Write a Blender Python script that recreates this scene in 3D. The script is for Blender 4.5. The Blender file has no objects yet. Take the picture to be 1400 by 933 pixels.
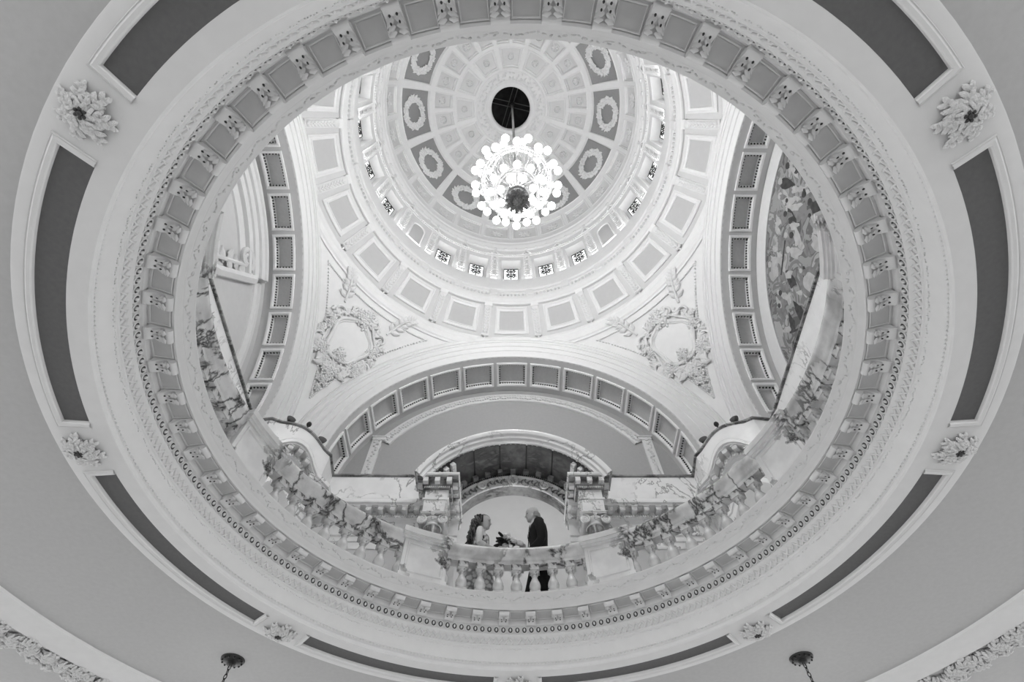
import bpy, math, random
from mathutils import Matrix, Vector
random.seed(7)
pi = math.pi
rad = math.radians
scene = bpy.context.scene
col = scene.collection

# ------------------------------------------------------------------ camera, world, lights, exposure
def cam_axes(pitch, yaw, roll):
    fwd = Vector((math.cos(pitch) * math.sin(yaw), math.cos(pitch) * math.cos(yaw), math.sin(pitch)))
    right = Vector((math.cos(yaw), -math.sin(yaw), 0))
    up = right.cross(fwd)
    return right * math.cos(roll) + up * math.sin(roll), -right * math.sin(roll) + up * math.cos(roll), fwd
cr, cu, cf = cam_axes(rad(60.509), rad(0.739), rad(-0.610))
cd = bpy.data.cameras.new('camera'); cd.sensor_width = 36; cd.lens = 18.0; cd.clip_end = 200
cam = bpy.data.objects.new('camera', cd); col.objects.link(cam)
cam.matrix_world = Matrix(((cr.x, cu.x, -cf.x, -0.124), (cr.y, cu.y, -cf.y, -3.329), (cr.z, cu.z, -cf.z, 0.0), (0, 0, 0, 1)))
scene.camera = cam
w = bpy.data.worlds.new('world'); scene.world = w; w.use_nodes = True
w.node_tree.nodes['Background'].inputs[0].default_value = (1, 1, 1, 1)
w.node_tree.nodes['Background'].inputs[1].default_value = 2.6
scene.view_settings.view_transform = 'Standard'
scene.view_settings.look = 'None'
scene.view_settings.exposure = 0.0
scene.view_settings.gamma = 1.0
scene.view_settings.use_curve_mapping = False
CHANDELIER_W = 1600.0
COVE_E = 52.0
FLOOD_W = 12.0
PENDANT_W = 6.0
UNIT = 0.8        # metres per drawing unit: the finished building is brought to real size at the end of the script

# ------------------------------------------------------------------ materials
def new_mat(name):
    m = bpy.data.materials.new(name); m.use_nodes = True
    return m, m.node_tree.nodes, m.node_tree.links, m.node_tree.nodes['Principled BSDF']
def plain(name, v, rough=0.7, grain=0.0, scale=30.0, bump=0.0, spec=0.3, metal=0.0):
    m, n, l, b = new_mat(name)
    b.inputs['Roughness'].default_value = rough
    b.inputs['Specular IOR Level'].default_value = spec
    b.inputs['Metallic'].default_value = metal
    b.inputs['Base Color'].default_value = (v, v, v, 1)
    if grain or bump:
        tc = n.new('ShaderNodeTexCoord'); nz = n.new('ShaderNodeTexNoise')
        nz.inputs['Scale'].default_value = scale; nz.inputs['Detail'].default_value = 4
        l.new(tc.outputs['Object'], nz.inputs['Vector'])
        if grain:
            r = n.new('ShaderNodeValToRGB')
            a, c = v * (1 - grain), min(1, v * (1 + grain))
            r.color_ramp.elements[0].position = .3; r.color_ramp.elements[1].position = .7
            r.color_ramp.elements[0].color = (a, a, a, 1); r.color_ramp.elements[1].color = (c, c, c, 1)
            l.new(nz.outputs['Fac'], r.inputs['Fac']); l.new(r.outputs['Color'], b.inputs['Base Color'])
        if bump:
            bp = n.new('ShaderNodeBump'); bp.inputs['Strength'].default_value = bump; bp.inputs['Distance'].default_value = .02
            l.new(nz.outputs['Fac'], bp.inputs['Height']); l.new(bp.outputs['Normal'], b.inputs['Normal'])
    return m
def marble(name, base=0.78, vein=0.05, scale=1.6, width=0.06, cloud=0.25, rough=0.25, cover=.42):
    m, n, l, b = new_mat(name)
    b.inputs['Roughness'].default_value = rough
    tc = n.new('ShaderNodeTexCoord')
    n1 = n.new('ShaderNodeTexNoise'); n1.inputs['Scale'].default_value = scale; n1.inputs['Detail'].default_value = 6; n1.inputs['Distortion'].default_value = .35; n1.inputs['Roughness'].default_value = .58
    mp = n.new('ShaderNodeMapping'); mp.inputs['Rotation'].default_value = (.5, .7, .4); mp.inputs['Scale'].default_value = (1, 1.9, .8)
    l.new(tc.outputs['Object'], mp.inputs['Vector']); l.new(mp.outputs['Vector'], n1.inputs['Vector'])
    sub = n.new('ShaderNodeMath'); sub.operation = 'SUBTRACT'; sub.inputs[1].default_value = .5
    ab = n.new('ShaderNodeMath'); ab.operation = 'ABSOLUTE'
    l.new(n1.outputs['Fac'], sub.inputs[0]); l.new(sub.outputs[0], ab.inputs[0])
    rv = n.new('ShaderNodeValToRGB'); rv.color_ramp.elements[0].position = 0.0; rv.color_ramp.elements[1].position = width
    rv.color_ramp.elements[0].color = (0, 0, 0, 1); rv.color_ramp.elements[1].color = (1, 1, 1, 1)
    em = rv.color_ramp.elements.new(width * .45); em.color = (.45, .45, .45, 1)
    l.new(ab.outputs[0], rv.inputs['Fac'])
    n2 = n.new('ShaderNodeTexNoise'); n2.inputs['Scale'].default_value = scale * .55; n2.inputs['Detail'].default_value = 3
    l.new(tc.outputs['Object'], n2.inputs['Vector'])
    r2 = n.new('ShaderNodeValToRGB'); r2.color_ramp.elements[0].position = cover; r2.color_ramp.elements[1].position = cover + .13
    r2.color_ramp.elements[0].color = (1, 1, 1, 1); r2.color_ramp.elements[1].color = (0, 0, 0, 1)
    l.new(n2.outputs['Fac'], r2.inputs['Fac'])
    mx = n.new('ShaderNodeMath'); mx.operation = 'MAXIMUM'
    l.new(rv.outputs['Color'], mx.inputs[0]); l.new(r2.outputs['Color'], mx.inputs[1])
    n3 = n.new('ShaderNodeTexNoise'); n3.inputs['Scale'].default_value = scale * 2.2; n3.inputs['Detail'].default_value = 5
    l.new(tc.outputs['Object'], n3.inputs['Vector'])
    r3 = n.new('ShaderNodeValToRGB'); lo = base * (1 - cloud)
    r3.color_ramp.elements[0].position = .35; r3.color_ramp.elements[1].position = .6
    r3.color_ramp.elements[0].color = (lo, lo, lo, 1); r3.color_ramp.elements[1].color = (base, base, base, 1)
    l.new(n3.outputs['Fac'], r3.inputs['Fac'])
    mix = n.new('ShaderNodeMix'); mix.data_type = 'RGBA'
    mix.inputs[6].default_value = (vein, vein, vein, 1)
    l.new(mx.outputs[0], mix.inputs[0]); l.new(r3.outputs['Color'], mix.inputs[7])
    l.new(mix.outputs[2], b.inputs['Base Color'])
    return m
def emit(name, v, strength):
    m, n, l, b = new_mat(name)
    b.inputs['Base Color'].default_value = (v, v, v, 1)
    b.inputs['Emission Color'].default_value = (v, v, v, 1)
    b.inputs['Emission Strength'].default_value = strength
    return m
def lace(name):
    m, n, l, b = new_mat(name)
    tc = n.new('ShaderNodeTexCoord'); vo = n.new('ShaderNodeTexVoronoi'); vo.inputs['Scale'].default_value = 16
    l.new(tc.outputs['Object'], vo.inputs['Vector'])
    r = n.new('ShaderNodeValToRGB'); r.color_ramp.elements[0].position = .38; r.color_ramp.elements[1].position = .62
    r.color_ramp.elements[0].color = (.86, .86, .86, 1); r.color_ramp.elements[1].color = (.30, .30, .30, 1)
    l.new(vo.outputs['Distance'], r.inputs['Fac']); l.new(r.outputs['Color'], b.inputs['Base Color'])
    b.inputs['Roughness'].default_value = .8
    return m
def paint_scene(name):
    m, n, l, b = new_mat(name)
    tc = n.new('ShaderNodeTexCoord')
    nz = n.new('ShaderNodeTexNoise'); nz.inputs['Scale'].default_value = 1.1; nz.inputs['Detail'].default_value = 3; nz.inputs['Distortion'].default_value = 1.0
    l.new(tc.outputs['Object'], nz.inputs['Vector'])
    r = n.new('ShaderNodeValToRGB'); cr_ = r.color_ramp; cr_.interpolation = 'CONSTANT'
    tones = [(0, .12), (.36, .24), (.43, .16), (.48, .34), (.54, .22), (.6, .44), (.68, .3)]
    for k, (p, v) in enumerate(tones):
        e = cr_.elements[k] if k < 2 else cr_.elements.new(p)
        e.position = p; e.color = (v, v, v, 1)
    l.new(nz.outputs['Fac'], r.inputs['Fac'])
    l.new(r.outputs['Color'], b.inputs['Base Color']); b.inputs['Roughness'].default_value = .8
    return m
M = dict(
    white=plain('plaster_white', .80, .7, .02, 6),
    white_relief=plain('plaster_white_relief', .78, .7, .05, 40, .5),
    cream=plain('plaster_cream', .66, .7, .02, 5),
    dome=plain('dome_plaster', .82, .7, .02, 4),
    dome_back=plain('coffer_plaster', .72, .7, .02, 4),
    pend=plain('pendentive_plaster', .84, .7, .02, 4),
    ceil=plain('ceiling_grey_paint', .50, .8, .03, 18),
    ring=plain('ceiling_ring_plaster', .74, .7, .02, 8),
    ring_relief=plain('ceiling_ring_relief', .72, .7, .04, 60, .8),
    dark=plain('ceiling_panel_dark_paint', .15, .8, .06, 25),
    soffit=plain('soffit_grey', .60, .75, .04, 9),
    egg=plain('egg_groove_shade', .07, .5, .2, 30, 0, .4),  # shade of the egg grooves, put into the colour
    pit=plain('dark_trim_and_shade', .05, .6),  # dark berries and joints, also painted shade in hollows and dentil gaps
    coffer_white=plain('coffer_frame_white', .93, .7, .02, 6),
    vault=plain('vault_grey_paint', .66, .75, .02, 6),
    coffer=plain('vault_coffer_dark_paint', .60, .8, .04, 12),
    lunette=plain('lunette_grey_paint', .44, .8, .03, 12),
    fpanel=plain('frieze_panel_paint', .53, .75, .02, 6),
    wpanel=plain('wreath_panel_paint', .30, .75, .03, 8),
    marble=marble('veined_marble', .92, .03, 1.5, .035, .12, .25, .38),
    marble_light=marble('white_marble', .95, .3, 1.2, .018, .06),
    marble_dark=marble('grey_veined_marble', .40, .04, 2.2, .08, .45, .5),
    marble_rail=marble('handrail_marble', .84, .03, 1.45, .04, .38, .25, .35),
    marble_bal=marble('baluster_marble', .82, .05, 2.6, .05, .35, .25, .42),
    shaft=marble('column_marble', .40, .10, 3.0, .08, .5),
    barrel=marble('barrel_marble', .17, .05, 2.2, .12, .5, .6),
    bronze=plain('dark_bronze', .025, .4, 0, 30, 0, .5, .6),
    iron=plain('black_iron', .03, .5),
    metal=plain('chandelier_metal', .32, .4, .25, 25, .5, .5, .1),
    black=plain('lantern_black_paint', .035, .9, .3, 3),
    beam=plain('lantern_beam_grey', .18, .8),
    globe=emit('lit_glass_globe', 1.0, 8.0),
    cove=emit('cove_light_tube', 1.0, COVE_E),
    pane=emit('daylit_pane', 1.0, 1.25),
    lampglass=emit('lit_bowl_glass', 1.0, 3.0),
    room=plain('room_plaster', .70, .8, .02, 4),
    floor=marble('floor_marble', .62, .2, .8, .03, .3),
    suit=plain('black_suit_cloth', .012, .8, .2, 80),
    shirt=plain('white_shirt', .75, .7), tie=plain('grey_tie', .18, .6),
    skin=plain('skin', .60, .55, .04, 20), skin_dark=plain('dark_eye', .10, .6),  # skin_dark is the dark colour of the eyes
    stubble=plain('shaved_hair', .34, .7, .1, 60), hair=plain('dark_brown_hair', .035, .45, .5, 60), hair_light=plain('brown_hair', .12, .45, .4, 60),
    dress=plain('white_dress_cloth', .75, .8), lace=lace('white_lace'),
    petal=plain('white_petal', .9, .7), petal_grey=plain('pink_petal', .5, .7), foliage=plain('dark_green_leaf', .03, .6, .4, 30),
    mural=paint_scene('mural_paint'),
    mural_dark=plain('mural_dark_paint', .07, .8, .3, 8), mural_mid=plain('mural_mid_paint', .24, .8, .2, 6), mural_light=plain('mural_light_paint', .50, .8, .12, 6),
)

# ------------------------------------------------------------------ mesh builder
class MB:
    def __init__(s): s.v = []; s.f = []
    def add(s, vs, fs, mat=None):
        o = len(s.v)
        if mat is not None: vs = [tuple(mat @ Vector(p)) for p in vs]
        s.v += [tuple(p) for p in vs]; s.f += [tuple(i + o for i in f) for f in fs]
        return s
    def box(s, c, d, mat=None):
        x, y, z = c; a, b, e = d[0] / 2, d[1] / 2, d[2] / 2
        vs = [(x + i * a, y + j * b, z + k * e) for i in (-1, 1) for j in (-1, 1) for k in (-1, 1)]
        return s.add(vs, [(0, 1, 3, 2), (4, 6, 7, 5), (0, 4, 5, 1), (2, 3, 7, 6), (0, 2, 6, 4), (1, 5, 7, 3)], mat)
    def grid(s, fn, nu, nv, cu=False, cv=False, mat=None):
        vs = [fn(i / nu, j / nv) for i in range(nu + (0 if cu else 1)) for j in range(nv + (0 if cv else 1))]
        a = nu if cu else nu + 1; b = nv if cv else nv + 1
        fs = [(i * b + j, ((i + 1) % a) * b + j, ((i + 1) % a) * b + (j + 1) % b, i * b + (j + 1) % b) for i in range(nu) for j in range(nv)]
        return s.add(vs, fs, mat)
    def lathe(s, prof, n=16, mat=None, caps=True):
        vs = []; fs = []
        for (r, z) in prof:
            for i in range(n):
                a = 2 * pi * i / n; vs.append((r * math.cos(a), r * math.sin(a), z))
        for k in range(len(prof) - 1):
            for i in range(n):
                j = (i + 1) % n; fs.append((k * n + i, k * n + j, (k + 1) * n + j, (k + 1) * n + i))
        if caps:
            fs.append(tuple(range(n))[::-1]); fs.append(tuple((len(prof) - 1) * n + i for i in range(n)))
        return s.add(vs, fs, mat)
    def ball(s, c, r, nu=8, nv=5, mat=None):
        if not hasattr(r, '__len__'): r = (r, r, r)
        vs = [(c[0], c[1], c[2] - r[2])]
        for j in range(1, nv):
            t = -pi / 2 + pi * j / nv
            for i in range(nu):
                a = 2 * pi * i / nu
                vs.append((c[0] + r[0] * math.cos(t) * math.cos(a), c[1] + r[1] * math.cos(t) * math.sin(a), c[2] + r[2] * math.sin(t)))
        vs.append((c[0], c[1], c[2] + r[2])); fs = []
        for i in range(nu):
            k = (i + 1) % nu
            fs.append((0, 1 + k, 1 + i)); fs.append((len(vs) - 1, 1 + (nv - 2) * nu + i, 1 + (nv - 2) * nu + k))
            for j in range(nv - 2): fs.append((1 + j * nu + i, 1 + j * nu + k, 1 + (j + 1) * nu + k, 1 + (j + 1) * nu + i))
        return s.add(vs, fs, mat)
    def tube(s, path, r, n=8, closed=False, mat=None, flat=1.0):
        P = [Vector(p) for p in path]; m = len(P); rs = r if hasattr(r, '__len__') else [r] * m
        vs = []; prev = None
        for k in range(m):
            if closed: t = P[(k + 1) % m] - P[k - 1]
            else: t = P[min(k + 1, m - 1)] - P[max(k - 1, 0)]
            t = t.normalized() if t.length > 1e-9 else Vector((0, 0, 1))
            if prev is None:
                a = Vector((0, 0, 1)) if abs(t.z) < .9 else Vector((1, 0, 0)); u = t.cross(a).normalized()
            else: u = (prev - t * prev.dot(t)).normalized()
            prev = u; b = t.cross(u)
            for i in range(n):
                a = 2 * pi * i / n; vs.append(tuple(P[k] + u * math.cos(a) * rs[k] + b * math.sin(a) * rs[k] * flat))
        fs = []
        for k in range(m if closed else m - 1):
            q = (k + 1) % m
            for i in range(n): j = (i + 1) % n; fs.append((k * n + i, k * n + j, q * n + j, q * n + i))
        if not closed: fs.append(tuple(range(n))[::-1]); fs.append(tuple((m - 1) * n + i for i in range(n)))
        return s.add(vs, fs, mat)
    def leaf(s, L, W, H=.3, curl=.3, lobes=4, mat=None, nu=9, nv=4):
        """lobed plaster leaf: runs along +y from the origin, domed towards +z"""
        def fn(a, b):
            t = a; u = b * 2 - 1
            wd = W * (math.sin(pi * min(1, t * .94 + .06)) ** .7) * (1 + .22 * math.cos(2 * pi * lobes * t))
            z = L * H * math.sin(pi * t * .9) * (1 - .55 * u * u) + L * curl * max(0, t - .7) * (1 - u * u * .4) * 2 - abs(u) * L * .03
            z -= L * .05 * math.exp(-(u * 6) ** 2)
            return (u * wd, t * L, z)
        return s.grid(fn, nu, nv, mat=mat)
    def revolve(s, prof, n=144, a0=0.0, a1=360.0, mat=None):
        full = abs(a1 - a0 - 360) < 1e-6; m = len(prof); cnt = n if full else n + 1
        vs = []
        for i in range(cnt):
            a = rad(a0 + (a1 - a0) * i / n)
            for (r, z) in prof: vs.append((r * math.sin(a), r * math.cos(a), z))
        fs = []
        for i in range(n):
            k = (i + 1) % cnt
            for j in range(m - 1): fs.append((i * m + j, k * m + j, k * m + j + 1, i * m + j + 1))
        return s.add(vs, fs, mat)
    def build(s, name, mat, parent=None, smooth=35, label=None, kind=None):
        me = bpy.data.meshes.new(name); me.from_pydata(s.v, [], s.f); me.update()
        return link(name, me, mat, parent, smooth, label, kind)
def link(name, me, mat, parent=None, smooth=35, label=None, kind=None):
    if mat is not None and not me.materials: me.materials.append(M[mat] if isinstance(mat, str) else mat)
    if smooth:
        me.polygons.foreach_set('use_smooth', [True] * len(me.polygons)); me.set_sharp_from_angle(angle=rad(smooth))
    o = bpy.data.objects.new(name, me); col.objects.link(o)
    if parent: o.parent = parent
    if label: o['label'] = label
    if kind: o['kind'] = kind
    return o
def tag(o, label, cat, group=None, kind=None):
    o['label'] = label; o['category'] = cat
    if group: o['group'] = group
    if kind: o['kind'] = kind
    return o
def empty(name, loc=(0, 0, 0)):
    o = bpy.data.objects.new(name, None); col.objects.link(o); o.location = loc; o.empty_display_size = .2
    return o
def copy_of(o, mtx=None, parent='same'):
    c = o.copy(); col.objects.link(c)
    if parent != 'same': c.parent = parent
    if mtx is not None: c.matrix_basis = mtx
    return c
def children(o): return [c for c in bpy.data.objects if c.parent == o]
def copy_tree(o, kids, mtx, parent=None):
    c = o.copy(); col.objects.link(c); c.parent = parent; c.matrix_basis = mtx
    for k, sub in kids:
        d = k.copy(); col.objects.link(d); d.parent = c
        for e in sub:
            g = e.copy(); col.objects.link(g); g.parent = d
    return c
def RZ(az): return Matrix.Rotation(-rad(az), 4, 'Z')      # turns +y to the azimuth az (clockwise seen from above)
def pol(r, az, z): a = rad(az); return (r * math.sin(a), r * math.cos(a), z)
def T(x, y, z): return Matrix.Translation((x, y, z))
def RX(d): return Matrix.Rotation(rad(d), 4, 'X')
def RY(d): return Matrix.Rotation(rad(d), 4, 'Y')
def RZm(d): return Matrix.Rotation(rad(d), 4, 'Z')
def SC(x, y, z): return Matrix.Diagonal((x, y, z, 1))
def frame(P, ex, ey, ez):
    return Matrix(((ex[0], ey[0], ez[0], P[0]), (ex[1], ey[1], ez[1], P[1]), (ex[2], ey[2], ez[2], P[2]), (0, 0, 0, 1)))
def rect_loop(Mf, u0, u1, v0, v1, h, nu=4, nv=2):
    pts = []
    for i in range(nu): pts.append(Mf(u0 + (u1 - u0) * i / nu, v0, h))
    for i in range(nv): pts.append(Mf(u1, v0 + (v1 - v0) * i / nv, h))
    for i in range(nu): pts.append(Mf(u1 + (u0 - u1) * i / nu, v1, h))
    for i in range(nv): pts.append(Mf(u0, v1 + (v0 - v1) * i / nv, h))
    return pts
def stepped(mb, Mf, u0, u1, v0, v1, steps, nu=4, nv=2):
    """frame of stepped mouldings; steps = (inset_u, inset_v, height)"""
    loops = [rect_loop(Mf, u0 + a, u1 - a, v0 + b, v1 - b, h, nu, nv) for a, b, h in steps]
    n = len(loops[0])
    for A, B in zip(loops, loops[1:]):
        mb.add(A + B, [(i, (i + 1) % n, n + (i + 1) % n, n + i) for i in range(n)])
def fill(mb, Mf, u0, u1, v0, v1, h, nu=4, nv=2):
    mb.grid(lambda a, b: Mf(u0 + (u1 - u0) * a, v0 + (v1 - v0) * b, h), nu, nv)
def flower(mb, R, petals=6, mtx=None, centre=True):
    for k in range(petals):
        a = 360 * k / petals
        m = RZm(a) @ T(0, R * .55, R * .12)
        mb.ball((0, 0, 0), (R * .32, R * .46, R * .22), 6, 4, (mtx @ m) if mtx else m)
    if centre: mb.ball((0, 0, R * .2), R * .3, 7, 4, mtx)

# ================================================================== GROUND STOREY
fl = MB().box((0, 0, -1.4), (44, 44, .2)).build('floor', 'floor', None, 0)
tag(fl, 'pale veined marble floor of the entrance hall', 'floor', None, 'structure')

ZC = 3.77
cl = MB()
cl.revolve([(4.40, 3.785), (6.34, 3.785)], 160)
cl.revolve([(7.22, 3.80), (14.0, 3.80), (14.0, 4.2), (3.6, 4.58)], 120)
ceiling = cl.build('ceiling', 'ceil')
tag(ceiling, 'grey painted ceiling around the circular opening in the hall', 'ceiling', None, 'structure')
# white ring with eight sunken dark panels
R0, R1, PA, PB = 3.85, 4.42, 4.012, 4.262
rg = MB(); HALF = 4.55
for k in range(8):
    a0 = 45 * k
    rg.revolve([(R0, ZC), (PA, ZC)], 18, a0 - 22.5, a0 + 22.5)
    rg.revolve([(PB, ZC), (R1 - .02, ZC), (R1 - .006, ZC + .004), (R1, ZC + .015)], 18, a0 - 22.5, a0 + 22.5)
    rg.revolve([(PA, ZC), (PB, ZC)], 4, a0 - HALF, a0 + HALF)
rg.build('ring_band', 'ring', ceiling, 35, 'white plaster band around the opening')
def Mring(az, r, h): return pol(r, az, ZC - h)
pm = MB(); fill(pm, Mring, HALF, 45 - HALF, PA, PB, -.03, 24, 1)
pan0 = pm.build('dark_panel', 'dark', ceiling, 0, 'long dark sunken panel with mitred ends')
fm = MB()
stepped(fm, Mring, HALF, 45 - HALF, PA, PB, [(0, 0, 0), (0, 0, -.03)], 24, 1)
def frame_band(o0, o1, h0, h1):
    def loop(o, h):
        da = math.degrees(o / 4.14)
        return [Mring(HALF - da, PA, h)] + [Mring(HALF - da + (45 - 2 * HALF + 2 * da) * i / 30, PB + o, h) for i in range(31)] + [Mring(45 - HALF + da, PA, h)]
    A, B = loop(o0, h0), loop(o1, h1); n = len(A)
    fm.add(A + B, [(i, i + 1, n + i + 1, n + i) for i in range(n - 1)])
for (o0, h0), (o1, h1) in zip([(0, 0), (.006, .012), (.03, .016), (.045, .006), (.052, .010), (.06, 0)], [(.006, .012), (.03, .016), (.045, .006), (.052, .010), (.06, 0), (.061, 0)]): frame_band(o0, o1, h0, h1)
fr0 = fm.build('panel_frame', 'ring', pan0, 35)
for k in range(1, 8):
    c = copy_of(pan0, RZ(45 * k)); copy_of(fr0, None, c)
# rosettes
def rosette_leaf(L, twist):
    mb = MB()
    n = 8
    def fn(a, b):
        t, u = a, b * 2 - 1
        wd = L * .34 * (math.sin(pi * (t * .9 + .07)) ** .6) * (1 + .2 * math.cos(2 * pi * 3.5 * t))
        bend = twist * t * t
        z = L * (.10 + .30 * math.sin(pi * t * .85)) * (1 - .6 * u * u) + .02 * (1 - t)
        z -= L * .07 * math.exp(-(u * 5) ** 2) * (1 - t)
        x = u * wd + L * bend
        return (x, t * L, z)
    mb.grid(fn, 10, 6)
    return mb
def acanthus(L, W, twist=.0, lift=.22, n=4):
    mb = MB()
    def spine(t): return Vector((twist * L * t * t, t * L, L * lift * math.sin(pi * (.15 + .85 * t)) + .01))
    mb.tube([spine(i / 7) for i in range(8)], [L * (.085 - .008 * i) for i in range(8)], 6, False, None, .8)
    for i in range(1, n + 1):
        t = i / (n + .6)
        for s in (-1, 1):
            P = spine(t); ang = s * (62 - 40 * t); ln = L * (.42 - .16 * t) * (W / .34)
            d = Vector((math.sin(rad(ang)), math.cos(rad(ang)), -.25))
            mb.tube([P - d * ln * .1, P + d * ln * .45 + Vector((0, 0, L * .06)), P + d * ln * .9 + Vector((0, 0, L * .03)), P + d * ln * 1.05 - Vector((0, 0, L * .06))], [L * .07, L * .125, L * .105, L * .03], 7, False, None, .62)
    mb.grid(lambda a, b: tuple(spine(a) + Vector(((b * 2 - 1) * L * W * .75 * math.sin(pi * (.12 + .8 * a)), 0, -L * .10 - L * .1 * abs(b * 2 - 1)))), 6, 4)
    P = spine(1.0); mb.ball(P, (L * .1, L * .13, L * .07), 7, 5)
    return mb
lf_big = acanthus(.190, .44, .30, .24); lf_small = acanthus(.125, .46, .4, .42)
ctr = MB(); ctr.ball((0, 0, .088), .022, 8, 5)
for k in range(6): ctr.ball((.034 * math.cos(k * pi / 3), .034 * math.sin(k * pi / 3), .078), .018, 7, 4)
def ros_matrix(az, spin=0):
    P = pol(4.19, az, ZC)
    ex = pol(1, az + 90, 0); ey = pol(1, az, 0)
    return frame(P, ex, tuple(-c for c in ey), (0, 0, -1)) @ RZm(spin) @ SC(.9, .9, .8)
ros0 = ctr.build('rosette', 'pit', ceiling, 50, 'acanthus flower boss with a cluster of dark berries')
disc = MB().lathe([(.001, .02), (.07, .03), (.10, .012), (.11, 0)], 18, None, False).build('calyx', 'ring', ros0)
L0 = lf_big.build('leaf', 'ring_relief', ros0, 60); L0.matrix_basis = RZm(0)
S0 = lf_small.build('inner_leaf', 'ring_relief', ros0, 60); S0.matrix_basis = T(0, 0, .02) @ RZm(30)
kidm = [('L', RZm(51.43 * k + random.uniform(-5, 5)) @ SC(1, random.uniform(.92, 1.05), 1)) for k in range(1, 7)] + [('S', T(0, 0, .02) @ RZm(72 * k + 30)) for k in range(1, 5)]
ros0.matrix_basis = ros_matrix(0)
rk = [disc, L0, S0] + [copy_of(L0 if t == 'L' else S0, m) for t, m in kidm]
for k in range(1, 8):
    c = copy_of(ros0, ros_matrix(45 * k, 17 * k))
    for q in rk: copy_of(q, None, c)
# outer plaster ring and leaf garland
og = MB().revolve([(6.33, 3.80), (6.35, 3.755), (6.5, 3.74), (6.78, 3.74), (6.82, 3.77), (6.9, 3.78), (7.2, 3.78), (7.22, 3.80)], 160).build('outer_ring_moulding', 'ring', ceiling)
gl = MB()
for k in range(5):
    q_ = acanthus(.19, .42, random.uniform(-.3, .3), .25, 3); gl.add(q_.v, q_.f, T(random.uniform(-.06, .06), -.13 + .05 * k, .01) @ RZm(random.uniform(-75, 75)))
for k in range(3): gl.ball((random.uniform(-.07, .07), random.uniform(-.06, .1), .04), .035, 7, 4)
def gar_matrix(az, r=7.04, spin=0, z=3.78):
    return frame(pol(r, az, z), pol(1, az + 90, 0), tuple(-c for c in pol(1, az, 0)), (0, 0, -1)) @ RZm(spin)
gl0 = gl.build('leaf_cluster', 'ring_relief', ceiling, 60); gl0.matrix_basis = gar_matrix(0)
for k in range(1, 200):
    copy_of(gl0, gar_matrix(1.8 * k, 7.04 + random.uniform(-.05, .05), random.uniform(-50, 50)))

# opening cornice
oc = MB().revolve([(3.85, 3.77), (3.836, 3.785), (3.836, 3.815), (3.862, 3.845), (3.873, 3.88), (3.852, 3.90), (3.842, 3.95), (3.818, 3.99), (3.818, 4.02),
    (3.806, 4.04), (3.806, 4.052), (3.792, 4.062), (3.790, 4.075), (3.800, 4.09), (3.790, 4.17), (3.775, 4.195), (3.770, 4.212), (3.782, 4.222), (3.782, 4.318), (3.752, 4.328), (3.752, 4.405),
    (3.53, 4.412), (3.53, 4.402), (3.508, 4.402), (3.502, 4.44), (3.480, 4.462), (3.477, 4.487), (3.470, 4.492), (3.462, 4.52), (3.440, 4.555), (3.424, 4.582), (3.415, 4.592), (3.415, 4.606), (3.44, 4.63), (3.5, 4.64)], 240)
trim1 = oc.build('trim_1', 'ring', None, 40)
tag(trim1, 'round white plaster cornice lining the opening above the hall', 'cornice', None, 'structure')
bd = MB()
for k in range(520):
    bd.ball(pol(3.866, k * 360 / 520, 3.872), (.013, .013, .011), 5, 3)
bd.build('bead_moulding', 'ring', trim1, 60, None, 'stuff')
pb = MB()
for k in range(1040):
    a = k * 360 / 1040
    pb.ball(pol(3.812 + random.uniform(-.004, .004), a, 4.03 + random.uniform(-.012, .012)), .008, 4, 3)
pb.build('pearl_moulding', 'ring', trim1, 60, None, 'stuff')
# woven leaf moulding: two crossing rows of slanting leaves
wv = MB()
for k in range(270):
    a = k * 360 / 270
    P = pol(3.792, a, 4.135); ex = pol(1, a + 90, 0); ey = (0, 0, 1); ez = tuple(-c for c in pol(1, a, 0))
    F = frame(P, ex, ey, ez)
    wv.ball((0, 0, 0), (.017, .088, .016), 6, 4, F @ RZm(38))
    wv.ball((0, -.02, .004), (.015, .07, .014), 6, 4, F @ T(.04, 0, 0) @ RZm(-38))
wv.build('woven_leaf_moulding', 'ring', trim1, 60, None, 'stuff')
# egg moulding
eg = MB(); P = pol(3.778, 0, 4.27)
Fe = frame(P, (1, 0, 0), (0, 0, 1), (0, -1, 0))
eg.ball((0, 0, .012), (.014, .022, .018), 9, 6, Fe)
egg0 = eg.build('egg', 'white', trim1, 60)
cu0 = MB().lathe([(.036, .012), (.030, .004), (.001, .002)], 14, Fe @ SC(1, 1.28, 1), False).build('groove_shade_cup', 'egg', egg0, 60)  # dark cup paints the shade of the groove around each egg
sh = MB(); sh.tube([(.038 * math.cos(t), .047 * math.sin(t), .006) for t in [2 * pi * i / 14 for i in range(14)]], .008, 5, True, Fe)
for s in (-1, 1): sh.ball((s * .049, -.01, 0), (.007, .04, .012), 5, 4, Fe)
shell0 = sh.build('shell', 'ring', egg0, 60)
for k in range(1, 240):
    c = copy_of(egg0, RZ(1.5 * k)); copy_of(shell0, None, c); copy_of(cu0, None, c)
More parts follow.
